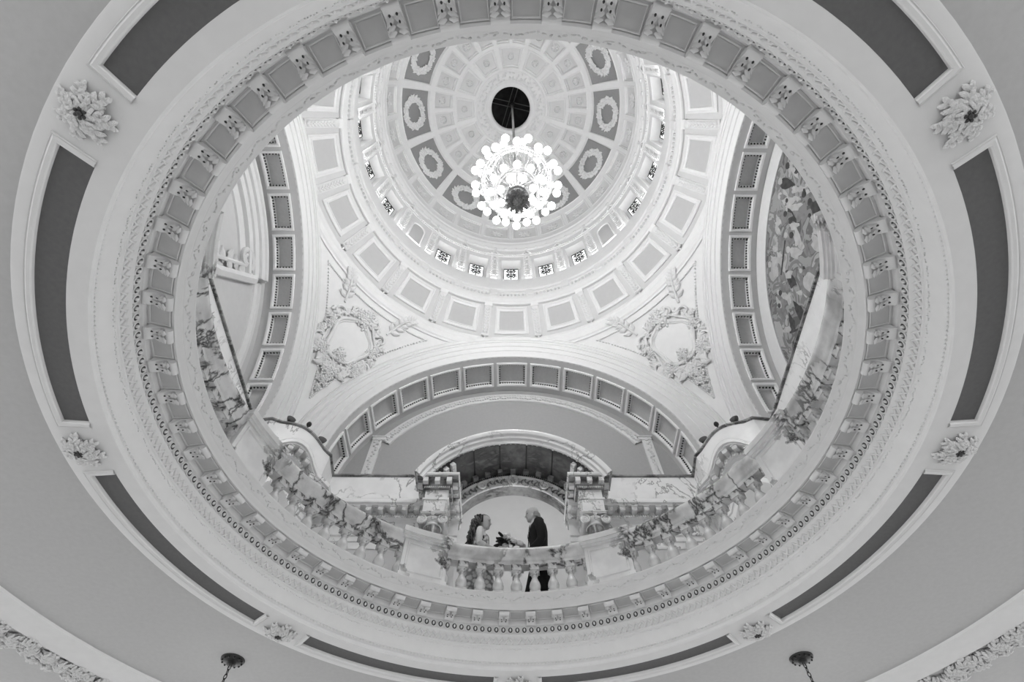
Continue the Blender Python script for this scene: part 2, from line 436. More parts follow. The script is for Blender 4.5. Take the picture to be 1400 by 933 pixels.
# modillions: scrolled acanthus brackets under the soffit, grey panels between them
md = MB()
Fm = lambda x, r, z: (x, r, z)
def bracket(a, b):
    t = a; u = b * 2 - 1
    r = 3.738 - .205 * t
    h = 4.405 - .052 - .030 * math.cos(t * 2 * pi * .85) - .012 * (1 - u * u)
    return (u * .066, r, h)
md.grid(bracket, 10, 6)
for s in (-1, 1):
    md.grid(lambda a, b: (s * .066, 3.738 - .205 * a, (4.405) * b + (1 - b) * (4.405 - .052 - .030 * math.cos(a * 2 * pi * .85))), 10, 1)
md.tube([(-.07, 3.533, 4.358), (.07, 3.533, 4.358)], .034, 10)
md.tube([(-.068, 3.742, 4.335), (.068, 3.742, 4.335)], .022, 8)
for k, (yy, ang, ln) in enumerate([(3.70, 35, .075), (3.66, 50, .085), (3.615, 60, .08), (3.575, 75, .07)]):
    for s in (-1, 1):
        md.leaf(ln, .02, .12, .1, 2, frame((s * .008, yy, 4.345 - .006 * k), (1, 0, 0), (0, -1, 0), (0, 0, -1)) @ RZm(s * -ang), 6, 3)
mod0 = md.build('modillion', 'ring', trim1, 45); mod0.matrix_basis = RZ(3)
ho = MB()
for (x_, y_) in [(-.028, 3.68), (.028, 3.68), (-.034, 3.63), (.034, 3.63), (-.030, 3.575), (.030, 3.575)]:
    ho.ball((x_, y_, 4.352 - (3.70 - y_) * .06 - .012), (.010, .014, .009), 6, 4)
hol0 = ho.build('hollow_shade', 'pit', mod0, 60)  # dark beads painted as the shade inside drilled hollows
cp = MB()
def Ms(az, r, h): return pol(r, az, 4.402 - h)
fill(cp, Ms, -1.55, 1.55, 3.555, 3.715, .002, 4, 2)
cp0 = cp.build('soffit_panel', 'soffit', trim1, 0); cp0.matrix_basis = RZ(0)
cf_ = MB(); stepped(cf_, Ms, -1.75, 1.75, 3.54, 3.735, [(0, 0, 0), (.04, .003, .006), (.12, .010, .006), (.2, .016, .001)], 4, 2)
cf0 = cf_.build('panel_edge', 'ring', cp0, 35)
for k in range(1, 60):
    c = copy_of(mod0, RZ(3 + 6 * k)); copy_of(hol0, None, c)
    c = copy_of(cp0, RZ(6 * k)); copy_of(cf0, None, c)
# scrolling foliage on the rim
rf = MB()
for k in range(420):
    a = k * 360 / 420; q = k % 6
    zz = 4.535 + .022 * math.sin(k * 2 * pi / 6); rr = 3.447 + (4.54 - zz) * .55
    P = pol(rr, a + random.uniform(-.15, .15), zz); F = frame(P, pol(1, a + 90, 0), (0, .0, 1), tuple(-c for c in pol(1, a, 0)))
    rf.ball((0, 0, 0), (.026, .009, .012), 5, 4, F @ RZm([30, -40, 70, -20, -65, 15][q] + random.uniform(-15, 15)))
rf.build('scroll_foliage', 'ring', trim1, 60, None, 'stuff')
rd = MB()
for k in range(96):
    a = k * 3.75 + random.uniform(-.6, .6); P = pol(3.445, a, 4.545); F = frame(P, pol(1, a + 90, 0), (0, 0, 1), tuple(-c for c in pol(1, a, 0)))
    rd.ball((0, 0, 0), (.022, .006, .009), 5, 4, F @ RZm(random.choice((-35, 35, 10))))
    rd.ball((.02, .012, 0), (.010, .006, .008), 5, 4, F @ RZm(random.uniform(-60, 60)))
rd.build('foliage_shadow_gap', 'soffit', trim1, 60, None, 'stuff')  # grey bumps coloured to read as shadow between the leaves

# pendant lamps under the ceiling
def pendant():
    e = empty('pendant_lamp')
    MB().lathe([(.02, -.09), (.05, -.085), (.07, -.06), (.11, -.05), (.15, -.03), (.155, -.012), (.14, 0)], 24).build('ceiling_canopy', 'bronze', e)
    b0 = MB().ball((.125, 0, -.045), .014, 6, 4).build('canopy_bead', 'bronze', e, 60)
    for k in range(1, 12): copy_of(b0, RZm(30 * k))
    lk = MB(); lk.tube([(.018 * math.cos(t), 0, .034 * math.sin(t)) for t in [2 * pi * i / 12 for i in range(12)]], .006, 5, True)
    l0 = None
    for k in range(20):
        m = T(0, 0, -.115 - .055 * k) @ RZm(90 * (k % 2))
        if l0 is None: l0 = lk.build('chain_link', 'bronze', e, 60); l0.matrix_basis = m
        else: copy_of(l0, m)
    MB().lathe([(.03, -1.22), (.2, -1.28), (.33, -1.36), (.36, -1.40), (.34, -1.42)], 28, None, False).build('bowl_rim', 'bronze', e)
    MB().lathe([(.005, -1.66), (.12, -1.64), (.24, -1.57), (.31, -1.47), (.335, -1.41), (.30, -1.42), (.2, -1.56), (.005, -1.62)], 28, None, False).build('glass_bowl', 'lampglass', e)
    return e
pl = pendant()
plk = [(c, []) for c in children(pl)]
for k, az in enumerate((46, -46, 135, -135)):
    m = T(*pol(5.17, az, 3.80))
    o = pl if k == 0 else copy_tree(pl, plk, m)
    o.matrix_basis = m
    tag(o, 'dark bronze pendant lamp on a chain, grey ceiling on the ' + ('doorway side' if abs(az) < 90 else 'side opposite the doorway'), 'lamp', 'pendant lamps around the hall ceiling')
    ld = bpy.data.lights.new('pendant_light', 'POINT'); ld.energy = PENDANT_W; ld.shadow_soft_size = .22
    lo = bpy.data.objects.new('pendant_light', ld); col.objects.link(lo); lo.parent = o; lo.location = (0, 0, -1.2)

# ================================================================== UPPER FLOOR AND BALUSTRADE
ZF = 4.64
uf = MB().revolve([(3.44, ZF - .01), (3.5, ZF), (14, ZF), (14, 4.3)], 120).build('floor_upper', 'marble_light', None, 0)
tag(uf, 'pale marble landing floor behind the balustrade', 'floor', None, 'structure')
bal = empty('balustrade', (0, 0, ZF))
tag(bal, 'circular veined marble balustrade with vase balusters around the opening', 'balustrade')
INV = T(0, 0, -ZF)
PEDS = [22, 68.5, 111.5, 158, -22, -68.5, -111.5, -158]
PH = 5.7
order = sorted(p % 360 for p in PEDS)
def bring(o, az=0): o.matrix_basis = INV @ RZ(az); return o
bring(MB().revolve([(3.80, ZF), (3.80, 4.86), (3.82, 4.88), (4.08, 4.88), (4.10, 4.86), (4.10, ZF)], 180).build('plinth', 'marble_light', bal))
bp = MB()
prof = [(.080, 4.95), (.060, 4.962), (.054, 4.972), (.072, 4.995), (.088, 5.035), (.090, 5.07), (.080, 5.11), (.060, 5.155), (.045, 5.20), (.041, 5.235), (.058, 5.248), (.060, 5.262), (.047, 5.27), (.049, 5.285), (.068, 5.305), (.074, 5.315)]
bp.lathe(prof, 16, T(0, 3.95, 0))
bp.box((0, 3.95, 5.36), (.165, .165, .10)); bp.box((0, 3.95, 4.915), (.165, .165, .07))
bal0 = bp.build('baluster', 'marble_bal', bal, 40); first = True
for k in range(len(order)):
    a, b = order[k] + PH, order[(k + 1) % 8] + (360 if k == 7 else 0) - PH
    n = max(3, round((b - a) / 4.25) + 1)
    hr = MB().revolve([(3.87, 5.40), (3.868, 5.455), (3.85, 5.47), (3.842, 5.49), (3.842, 5.56), (3.82, 5.59), (3.815, 5.66), (3.83, 5.70), (3.86, 5.722), (3.95, 5.73), (4.04, 5.722), (4.08, 5.70), (4.085, 5.58), (4.05, 5.47), (4.03, 5.40), (3.87, 5.40)], max(6, int((b - a) / 1.5)), a - .2, b + .2)
    bring(hr.build('handrail', 'marble_rail', bal, 40))
    for i in range(n):
        az = a - .5 + (b - a + 1.0) * i / (n - 1)
        if first: bring(bal0, az); first = False
        else: copy_of(bal0, INV @ RZ(az))
pd = MB()
def sector(mb, a0, a1, r0, r1, z0, z1, n=5):
    mb.revolve([(r0, z0), (r0, z1), (r1, z1), (r1, z0), (r0, z0)], n, a0, a1)
    for a in (a0, a1): mb.add([pol(r0, a, z0), pol(r0, a, z1), pol(r1, a, z1), pol(r1, a, z0)], [(0, 1, 2, 3)])
sector(pd, -PH + .3, PH - .3, 3.815, 4.12, 4.9, 5.56)
sector(pd, -PH, PH, 3.785, 4.15, ZF, 4.93)
def Mpf(az, z, h): return pol(3.815 - h, az, z)
stepped(pd, Mpf, -4.6, 4.6, 4.97, 5.50, [(0, 0, 0), (.1, .01, .016), (.5, .035, .016), (.7, .05, -.012)], 5, 1)
ped0 = bring(pd.build('pedestal', 'marble', bal, 35), order[0])
cpd = MB(); sector(cpd, -PH, PH, 3.79, 4.14, 5.54, 5.575); sector(cpd, -PH - .3, PH + .3, 3.765, 4.16, 5.575, 5.63); sector(cpd, -PH - .6, PH + .6, 3.745, 4.18, 5.63, 5.72); sector(cpd, -PH - .2, PH + .2, 3.77, 4.15, 5.72, 5.75)
pcap = cpd.build('pedestal_cap', 'marble', ped0, 35)
for a in order[1:]:
    c = copy_of(ped0, INV @ RZ(a)); copy_of(pcap, None, c)

# ================================================================== UPPER STOREY
SIDES = (('north', 0), ('east', 90), ('south', 180), ('west', 270))
S = 7.0; ZCE, RE = 11.65, 6.96; ZCI, RI = 11.36, 5.64
# ---- plan path of the marble entablature (clockwise, room on its inner side)
corner = [(5.05, 7.0, 0), (4.98, 6.25, 0), (5.10, 6.05, .02)]
A_, B_ = (5.10, 6.05), (6.02, 5.10)
for i in range(1, 10):
    t = i / 10; x_ = A_[0] + (B_[0] - A_[0]) * t; y_ = A_[1] + (B_[1] - A_[1]) * t
    corner.append((x_, y_, .30 * math.sin(pi * t) ** .9))
corner += [(6.02, 5.10, .02), (6.22, 4.96, 0), (6.96, 5.02, 0)]
path = [(1.38, 7.0, 0)]
for k in range(4):
    for (x_, y_, dz) in corner:
        for _ in range(k): x_, y_ = y_, -x_
        path.append((x_, y_, dz))
path.append((-1.38, 7.0, 0))
path = [((math.copysign(6.74, p[0]) if abs(p[0]) > 6.9 and abs(p[1]) < 5.2 else p[0]), p[1], p[2]) for p in path]
def miters(pts):
    out = []
    for i, p in enumerate(pts):
        ns = []
        for a, b in ((i - 1, i), (i, i + 1)):
            if a < 0 or b >= len(pts): continue
            d = Vector((pts[b][0] - pts[a][0], pts[b][1] - pts[a][1])); d.normalize(); ns.append(Vector((d.y, -d.x)))
        if len(ns) == 1: out.append(ns[0])
        else:
            m = (ns[0] + ns[1]); m.normalize(); out.append(m / max(.5, m.dot(ns[0])))
    return out
MIT = miters(path)
RISE = lambda z: 1.0 if z > 10 else 2.3
def sweep(mb, prof):
    n = len(prof)
    vs = [(p[0] + m.x * d, p[1] + m.y * d, z + p[2] * RISE(z)) for p, m in zip(path, MIT) for d, z in prof]
    mb.add(vs, [(i * n + j, (i + 1) * n + j, (i + 1) * n + j + 1, i * n + j + 1) for i in range(len(path) - 1) for j in range(n - 1)])
trim2 = MB()
sweep(trim2, [(0, 9.60), (.05, 9.58), (.10, 9.55), (.28, 9.50), (.34, 9.44), (.36, 9.40), (.36, 9.30), (.31, 9.28), (.31, 9.25), (.04, 9.24), (.04, 9.09), (.10, 9.08), (.10, 9.03), (.02, 9.02), (.0, 8.98), (-.02, 8.95), (-.02, 8.62), (.04, 8.60), (.04, 8.55), (.0, 8.53), (0, 8.40), (-.03, 8.38), (-.03, 8.20)])
trim2 = trim2.build('trim_2', 'marble_light', None, 30)
tag(trim2, 'marble entablature with modillions running around the upper walls', 'cornice', None, 'structure')
b2 = MB(); sweep(b2, [(.0, 10.53), (0, 9.60)]); b2.build('blocking_course', 'marble_light', trim2, 30)
b3 = MB(); sweep(b3, [(-.4, 10.60), (.05, 10.60), (.05, 10.555), (.02, 10.55), (.02, 10.53), (0, 10.53)]); b3.build('blocking_cap', 'marble_dark', trim2, 30, 'dark veined top edge')
# ledge closing the plan behind the entablature
lg = MB()
outp = []
for p in path:
    s_ = 9.6 / max(abs(p[0]), abs(p[1])); outp.append((p[0] * s_, p[1] * s_))
for i in range(len(path) - 1):
    lg.add([(path[i][0] * 1.02, path[i][1] * 1.02, 10.55), (path[i + 1][0] * 1.02, path[i + 1][1] * 1.02, 10.55), (*outp[i + 1], 10.55), (*outp[i], 10.55)], [(0, 1, 2, 3)])
lg.build('ledge', 'cream', trim2, 0)
mo = MB().box((0, .16, 9.175), (.13, .24, .10)); mo.box((0, .17, 9.235), (.15, .27, .02)); mo.ball((0, .27, 9.15), (.06, .03, .05), 6, 4)
mo0 = None
dn = MB()
for i in range(len(path) - 1):
    a, b = path[i], path[i + 1]; d = Vector((b[0] - a[0], b[1] - a[1])); L = d.length; d.normalize(); nrm = Vector((d.y, -d.x))
    if (a[1] < -4 and b[1] < -4): continue
    n = max(1, int(L / .29)) if L > .2 else 0
    if L < .2: n = 1 if i % 2 else 0
    for q in range(n):
        t = (q + .5) / n; x_ = a[0] + (b[0] - a[0]) * t; y_ = a[1] + (b[1] - a[1]) * t; dz = 2.3 * (a[2] + (b[2] - a[2]) * t)
        F = frame((x_, y_, dz), (d.x, d.y, 0), (nrm.x, nrm.y, 0), (0, 0, 1))
        if mo0 is None: mo0 = mo.build('modillion', 'marble_light', trim2, 40); mo0.matrix_basis = F
        else: copy_of(mo0, F)
    for q in range(int(L / .06)):
        t = (q + .5) / max(1, int(L / .06)); x_ = a[0] + (b[0] - a[0]) * t; y_ = a[1] + (b[1] - a[1]) * t; dz = 2.3 * (a[2] + (b[2] - a[2]) * t)
        F = frame((x_, y_, dz), (d.x, d.y, 0), (nrm.x, nrm.y, 0), (0, 0, 1)); dn.box((0, .12, 9.05), (.032, .04, .05), F)
dn.build('dentil_row', 'marble_light', trim2, 0, None, 'stuff')

# ---- walls below the entablature
def wall_strip(pts, prof):
    mb = MB(); n = len(prof)
    vs = [(p[0] - m.x * (-d), p[1] - m.y * (-d), z + (p[2] * 2.3 if z > 8 else 0)) for p, m in pts for d, z in prof]
    mb.add(vs, [(i * n + j, (i + 1) * n + j, (i + 1) * n + j + 1, i * n + j + 1) for i in range(len(pts) - 1) for j in range(n - 1)])
    return mb
WPROF = [(-.05, 8.25), (-.05, 6.3), (.0, 6.28), (.0, 6.2), (-.05, 6.18), (-.05, 5.75), (.02, 5.73), (.02, 5.65), (-.03, 5.62), (-.03, 4.95), (.03, 4.9), (.03, ZF)]
PM = list(zip(path, MIT)); half = len(corner) // 2
cuts = [0, 1 + half, 1 + half + len(corner), 1 + half + 2 * len(corner), 1 + half + 3 * len(corner), len(path) - 1]
walls = {}
wn = wall_strip(PM[cuts[0]:cuts[1] + 1], WPROF); w2 = wall_strip(PM[cuts[4]:], WPROF); wn.add(w2.v, w2.f)
walls['north'] = wn.build('wall_north', 'room', None, 30)
walls['east'] = wall_strip(PM[cuts[1]:cuts[2] + 1], WPROF).build('wall_east', 'room', None, 30)
walls['south'] = wall_strip(PM[cuts[2]:cuts[3] + 1], WPROF).build('wall_south', 'room', None, 30)
walls['west'] = wall_strip(PM[cuts[3]:cuts[4] + 1], WPROF).build('wall_west', 'room', None, 30)
WL = {'north': 'pale upper wall with the arched doorway behind the couple', 'east': 'pale upper wall with the painted lunette', 'south': 'pale upper wall opposite the arched doorway', 'west': 'pale upper wall with the arched hood lunette'}
for nm, o in walls.items(): tag(o, WL[nm], 'wall', None, 'structure')

# ---- great arches: archivolt, coffered vault, lunette
def arc_pt(r, zc, ph, y): return (r * math.cos(ph), y, zc + r * math.sin(ph))
def March(t, ph, dy):
    """t 0 at the extrados, 1 at the soffit edge; ph along the arch with straight legs below the springing"""
    leg = 0
    p = ph
    if ph < 0: p, leg = 0, ph
    elif ph > pi: p, leg = pi, pi - ph
    a = arc_pt(RE, ZCE, p, 0); b = arc_pt(RI, ZCI, p, 0)
    return (a[0] + (b[0] - a[0]) * t, S + dy, a[2] + (b[2] - a[2]) * t + leg * 7)
av = MB()
AP = [(0, .02), (0, -.03), (.02, -.05), (.045, -.10), (.07, -.10), (.075, -.05), (.10, -.06), (.15, -.15), (.22, -.17), (.25, -.17), (.255, -.11), (.29, -.11), (.34, -.13), (.345, -.08), (.48, -.08), (.50, -.11), (.53, -.11), (.535, -.05), (.68, -.05), (.70, -.08), (.73, -.08), (.735, -.03), (.90, -.03), (.92, -.05), (.99, -.05), (1, -.03), (1, .05)]
phs = [-.25] + [pi * i / 72 for i in range(73)] + [pi + .25]
av.grid(lambda a, b: March(AP[round(b * (len(AP) - 1))][0], phs[round(a * (len(phs) - 1))], AP[round(b * (len(AP) - 1))][1] * .6), len(phs) - 1, len(AP) - 1)
av_me = None
LY = {'north': 8.6, 'south': 8.3, 'east': 8.25, 'west': 8.25}
NCOF, CSTEP = 13, 13.45
for nm, az in SIDES:
    R = RZ(az); depth = LY[nm]
    # archivolt
    if av_me is None: o = av.build('archivolt', 'white', walls[nm], 25); av_me = o.data
    else: o = link('archivolt', av_me, None, walls[nm], 0)
    o.matrix_basis = R
    # vault surface with holes for the coffers
    vt = MB(); y0, y1 = 7.26, depth - .26
    def V(ang, y, h): a = rad(ang); return ((RI + h) * math.sin(a), y, ZCI + (RI + h) * math.cos(a))
    HW = 6.1
    vt.grid(lambda a, b: V(-90 + 180 * a, 7.0 + .26 * b, 0), 78, 1); vt.grid(lambda a, b: V(-90 + 180 * a, y1 + (depth + .02 - y1) * b, 0), 78, 1)
    edges = [-90] + [e for k in range(NCOF) for e in ((k - 6) * CSTEP - HW, (k - 6) * CSTEP + HW)] + [90]
    for i in range(0, len(edges), 2):
        e0, e1 = edges[i], edges[i + 1]
        if e1 > e0: vt.grid(lambda a, b: V(e0 + (e1 - e0) * a, y0 + (y1 - y0) * b, 0), 2, 1)
    for s in (-1, 1): vt.add([(s * RI, 7, 10.5), (s * RI, depth, 10.5), (s * RI, depth, ZCI), (s * RI, 7, ZCI)], [(0, 1, 2, 3)])
    vo = vt.build('ceiling_vault', 'vault', None, 25); vo.matrix_basis = R
    tag(vo, {'north': 'coffered barrel vault over the arched doorway', 'east': 'coffered barrel vault beside the painted lunette', 'south': 'coffered barrel vault opposite the arched doorway', 'west': 'coffered barrel vault beside the arched hood lunette'}[nm], 'vault', None, 'structure')
    def Vc(u, y, h): return V(u, y, -h)
    f_ = MB(); stepped(f_, Vc, -HW, HW, y0, y1, [(0, 0, 0), (0, 0, .05), (.35, .035, .06), (.75, .075, .05), (.95, .095, .0), (1.0, .10, -.06), (1.35, .135, -.06), (1.4, .14, -.14)], 4, 2)
    p_ = MB(); fill(p_, Vc, -HW + 1.4, HW - 1.4, y0 + .14, y1 - .14, -.14, 4, 2)
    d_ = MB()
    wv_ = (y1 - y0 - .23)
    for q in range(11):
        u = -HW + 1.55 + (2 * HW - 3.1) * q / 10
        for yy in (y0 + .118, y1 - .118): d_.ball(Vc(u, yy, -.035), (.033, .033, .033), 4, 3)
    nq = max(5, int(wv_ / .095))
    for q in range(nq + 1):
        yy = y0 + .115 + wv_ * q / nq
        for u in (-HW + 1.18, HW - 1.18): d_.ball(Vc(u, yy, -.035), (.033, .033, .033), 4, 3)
    cof0 = f_.build('coffer', 'coffer_white', vo, 25); pan_ = p_.build('coffer_panel', 'coffer', cof0, 0); den_ = d_.build('dentil_gap_shade', 'pit', cof0, 40, None, 'stuff')  # dark balls colour in the shaded gaps between dentils
    for k in range(NCOF):
        m = T(0, 0, ZCI) @ RY((k - 6) * CSTEP) @ T(0, 0, -ZCI)
        if k == 0: cof0.matrix_basis = m
        else:
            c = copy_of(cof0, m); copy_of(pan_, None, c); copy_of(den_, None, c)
    # lunette wall
    ln = MB(); n = 48
    vs = [(0, depth, 10.5)] + [(-RI, depth, 10.4), ] + [arc_pt(RI + .02, ZCI, pi - pi * i / n, depth) for i in range(n + 1)] + [(RI, depth, 10.4)]
    ln.add(vs, [(0, i, i + 1) for i in range(1, len(vs) - 1)])
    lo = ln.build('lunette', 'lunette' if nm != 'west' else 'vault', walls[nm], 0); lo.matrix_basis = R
    # moulding inside the lunette
    gm = MB()
    if nm == 'north':
        gp = [(5.34, 0), (5.33, -.06), (5.22, -.09), (5.18, -.05), (4.98, -.05), (4.95, -.08), (4.90, -.06), (4.89, 0)]
        f0, f1 = rad(29), rad(151)
        gm.grid(lambda a, b: arc_pt(gp[round(b * 7)][0], ZCI, f0 + (f1 - f0) * a, depth + gp[round(b * 7)][1]), 60, 7)
        for s in (-1, 1):
            gm.box((s * 4.66, depth - .05, 13.98), (.46, .12, .16)); gm.box((s * 4.66, depth - .07, 14.05), (.52, .14, .05))
            gm.box((s * 4.72, depth - .04, 12.25), (.34, .08, 3.4))
        gs = MB()
        for q in range(110):
            ph = f0 + (f1 - f0) * (q + .5) / 110
            P = arc_pt(5.08 + random.uniform(-.04, .04), ZCI, ph, depth - .07)
            gs.ball(P, (.07, .035, .05), 5, 4); 
            if q % 2: gs.ball(arc_pt(5.2, ZCI, ph, depth - .08), (.035, .03, .05), 5, 4)
        for s in (-1, 1):
            for q in range(34): gs.ball((s * (4.72 + random.uniform(-.08, .08)), depth - .09, 10.7 + .1 * q), (.06, .03, .06), 5, 4)
        o = gs.build('garland', 'white_relief', walls[nm], 60, None, 'stuff'); o.matrix_basis = R
    elif nm == 'east':
        gp = [(5.64, 0), (5.62, -.06), (5.30, -.08), (5.20, -.05), (5.12, -.06), (5.06, -.04), (5.06, 0)]
        gm.grid(lambda a, b: arc_pt(gp[round(b * 6)][0], ZCI, pi * a, depth + gp[round(b * 6)][1]), 60, 6)
        for s in (-1, 1): gm.box((s * 5.3, depth - .03, 10.95), (.5, .06, .9))
    elif nm == 'west':
        gp = [(5.40, 0), (5.40, -.16), (5.28, -.18), (5.24, -.30), (5.10, -.32), (5.06, -.26), (4.86, -.26), (4.84, -.18), (4.60, -.18), (4.58, -.12), (4.36, -.12), (4.34, -.20), (4.20, -.20), (4.18, -.08), (3.9, -.06), (3.88, 0)]
        f0, f1 = rad(52), rad(128); n = len(gp) - 1
        gm.grid(lambda a, b: arc_pt(gp[round(b * n)][0], ZCI, f0 + (f1 - f0) * a, depth + gp[round(b * n)][1]), 40, n)
        for s, fe in ((1, f0), (-1, f1)):     # stepped returns closing the hood at each end
            gm.add([arc_pt(r_, ZCI, fe, depth + d_) for r_, d_ in gp], [tuple(range(len(gp)))])
        for s in (-1, 1):      # straight dropped moulding under each end, raking cornice over the inner window
            dp = [(5.30, 0), (5.28, -.07), (5.12, -.09), (5.08, -.05), (4.90, -.05), (4.88, 0)]
            fa, fb = rad(2), rad(51)
            gm.grid(lambda a, b: tuple((s * q if i_ == 0 else q) for i_, q in enumerate(arc_pt(dp[round(b * 5)][0], ZCI, fa + (fb - fa) * a, depth + dp[round(b * 5)][1]))), 24, 5)
            gm.tube([(s * 2.95, depth - .1, 15.0), (s * 1.9, depth - .1, 13.2), (s * .9, depth - .1, 12.1)], .16, 6)
            gm.tube([(s * 2.6, depth - .1, 15.15), (s * 1.5, depth - .1, 13.3)], .06, 6)
    if gm.v:
        o = gm.build('lunette_moulding', 'white', walls[nm], 30); o.matrix_basis = R
    if nm == 'west':
        sc = MB()
        for s in (-1, 1):
            pts = [(s * (2.2 + .42 * math.exp(-t * .16) * math.cos(t)), depth - .12, 14.9 + .42 * math.exp(-t * .16) * math.sin(t)) for t in [i * .35 for i in range(36)]]
            sc.tube(pts, [.10 - .0017 * i for i in range(36)], 6)
            for q in range(9): sc.leaf(.5, .14, .2, .3, 3, frame((s * (2.5 - .15 * q), depth - .05, 14.5 - .18 * q), (0, 0, 1), (-s, 0, 0), (0, -1, 0)) @ RZm(40 * (q % 3) - 40))
        o = sc.build('scroll_ornament', 'white_relief', walls[nm], 50); o.matrix_basis = R
        wi = MB()
        vs = [(0, depth - .02, 11)] + [arc_pt(1.35, 12.9, pi * i / 20, depth - .02) for i in range(21)]
        wi.add([(-1.35, depth - .02, 10.5), (1.35, depth - .02, 10.5)] + vs[1:], [tuple(range(23))])
        o = wi.build('window_pane', 'pane', walls[nm], 0); o.matrix_basis = R

# painted lunette on the east wall
mu = MB(); dpt = LY['east']
vs = [(-5.03, dpt - .03, 10.6)] + [arc_pt(5.03, ZCI, pi - pi * i / 48, dpt - .03) for i in range(49)] + [(5.03, dpt - .03, 10.6)]
bk = [(x_, dpt - .012, z_) for x_, y_, z_ in vs]; n = len(vs)
mu.add(vs + bk, [tuple(range(n))] + [(i, (i + 1) % n, n + (i + 1) % n, n + i) for i in range(n)])
mural = mu.build('mural', 'mural', None, 0); mural.matrix_basis = RZ(90)
tag(mural, 'half-round wall painting in grey tones inside the white arch', 'painting')
def patch(pts, mat, lift):
    mb = MB(); n = len(pts); a = [(p[0], dpt - .0305 - lift * .2, p[1]) for p in pts]; b = [(p[0], dpt - .028, p[1]) for p in pts]
    mb.add(a + b, [tuple(range(n))] + [(i, (i + 1) % n, n + (i + 1) % n, n + i) for i in range(n)])
    return mb.build('painted_shape', mat, mural, 0)
def blob(cx, cz, rx, rz, rot=0, wob=.18, n=18):
    out = []
    for i in range(n):
        t = 2 * pi * i / n; k = 1 + wob * math.sin(3 * t + cx) + wob * .6 * math.sin(5 * t + cz)
        x_, z_ = rx * k * math.cos(t), rz * k * math.sin(t); c, s = math.cos(rad(rot)), math.sin(rad(rot)); out.append((cx + x_ * c - z_ * s, cz + x_ * s + z_ * c))
    return out
rs = random.Random(5)
def inside(x_, z_): return math.hypot(x_, z_ - ZCI) < 4.5
# generic abstract crowd of figures, arches and thin bars (mural local x grows towards -y of the hall)
for i in range(200):
    a = rs.uniform(-4.3, 1.6); z_ = rs.uniform(11.6, 16.0)
    if not inside(a, z_): continue
    big = rs.uniform(.35, 1.0)
    patch(blob(a, z_, .17 * big, .38 * big, rs.uniform(-35, 35), .22, 12), rs.choice(('mural_dark', 'mural_mid', 'mural_light', 'mural_mid', 'mural_light')), .003 + i * .0002)
    if i % 2: patch(blob(a + rs.uniform(-.06, .06), z_ + .42 * big, .11 * big, .13 * big, 0, .05, 10), rs.choice(('mural_light', 'mural_mid', 'mural_dark')), .012 + i * .0002)
for i, (a, z_, w_, h_) in enumerate([(-3.2, 12.5, .40, .9), (-2.2, 13.2, .40, .9), (-3.9, 12.0, .3, .7)]):
    patch([(a - w_, z_ - h_), (a + w_, z_ - h_)] + [(a + w_ * math.cos(t), z_ + w_ * math.sin(t)) for t in [pi * q / 10 for q in range(11)]], 'mural_mid', .040 + i * .001)
    patch([(a - w_ * .6, z_ - h_), (a + w_ * .6, z_ - h_)] + [(a + w_ * .6 * math.cos(t), z_ + w_ * .6 * math.sin(t)) for t in [pi * q / 10 for q in range(11)]], 'mural_light', .044 + i * .001)
for i, (x0, z0, x1, z1, t_) in enumerate([(-4.1, 13.0, -2.9, 11.6, .05), (-3.9, 13.3, -2.6, 11.8, .03), (-2.6, 14.6, -1.6, 14.9, .03)]):
    d = Vector((x1 - x0, z1 - z0)).normalized(); q = (-d.y * t_, d.x * t_)
    patch([(x0 + q[0], z0 + q[1]), (x1 + q[0], z1 + q[1]), (x1 - q[0], z1 - q[1]), (x0 - q[0], z0 - q[1])], 'mural_dark', .050 + i * .001)

# ---- doorway surround on the north wall
door = MB()
# tympanum wall with the inner arch opening, at y = 7.2
RD, ZD = 1.67, 8.73; RB, ZB = 2.41, 8.47
nd = 30
a_in = math.asin((9.62 - ZD) / RD)
opp = [(1.64, ZF), (1.64, 9.2), (1.42, 9.2)] + [(RD * math.cos(a_in + (pi - 2 * a_in) * i / nd), ZD + RD * math.sin(a_in + (pi - 2 * a_in) * i / nd)) for i in range(nd + 1)] + [(-1.42, 9.2), (-1.64, 9.2), (-1.64, ZF)]
outr = [(2.6, ZF), (2.6, 9.0), (2.6, 9.1)] + [(2.6 * math.cos(a) * 1.0, 8.6 + 2.6 * math.sin(a)) for a in [rad(12) + rad(156) * i / nd for i in range(nd + 1)]] + [(-2.6, 9.1), (-2.6, 9.0), (-2.6, ZF)]
n = len(opp)
door.add([(x_, 7.2, z_) for x_, z_ in opp] + [(x_, 7.2, z_) for x_, z_ in outr] + [(x_, 7.55, z_) for x_, z_ in opp], [(i, i + 1, n + i + 1, n + i) for i in range(n - 1)] + [(i, i + 1, 2 * n + i + 1, 2 * n + i) for i in range(n - 1)])
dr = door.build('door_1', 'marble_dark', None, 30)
tag(dr, 'arched marble doorway with paired columns behind the couple', 'doorway', None, 'structure')
def arcband(mb, zc, prof, y0, a0, a1, nn=36):
    m_ = len(prof) - 1
    mb.grid(lambda a, b: (prof[round(b * m_)][0] * math.cos(a0 + (a1 - a0) * a), y0 + prof[round(b * m_)][1], zc + prof[round(b * m_)][0] * math.sin(a0 + (a1 - a0) * a)), nn, m_)
fa = MB(); aa = math.asin((9.62 - ZB) / 2.72)
arcband(fa, ZB, [(2.41, .06), (2.41, -.04), (2.47, -.06), (2.49, -.12), (2.56, -.14), (2.58, -.2), (2.66, -.24), (2.70, -.24), (2.72, -.20), (2.72, .5)], 6.05, aa - .02, pi - aa + .02, 48)
fa.build('arch_hood', 'marble_light', dr, 30, 'white marble segmental arch')
ab = math.asin((9.62 - ZB) / RB)
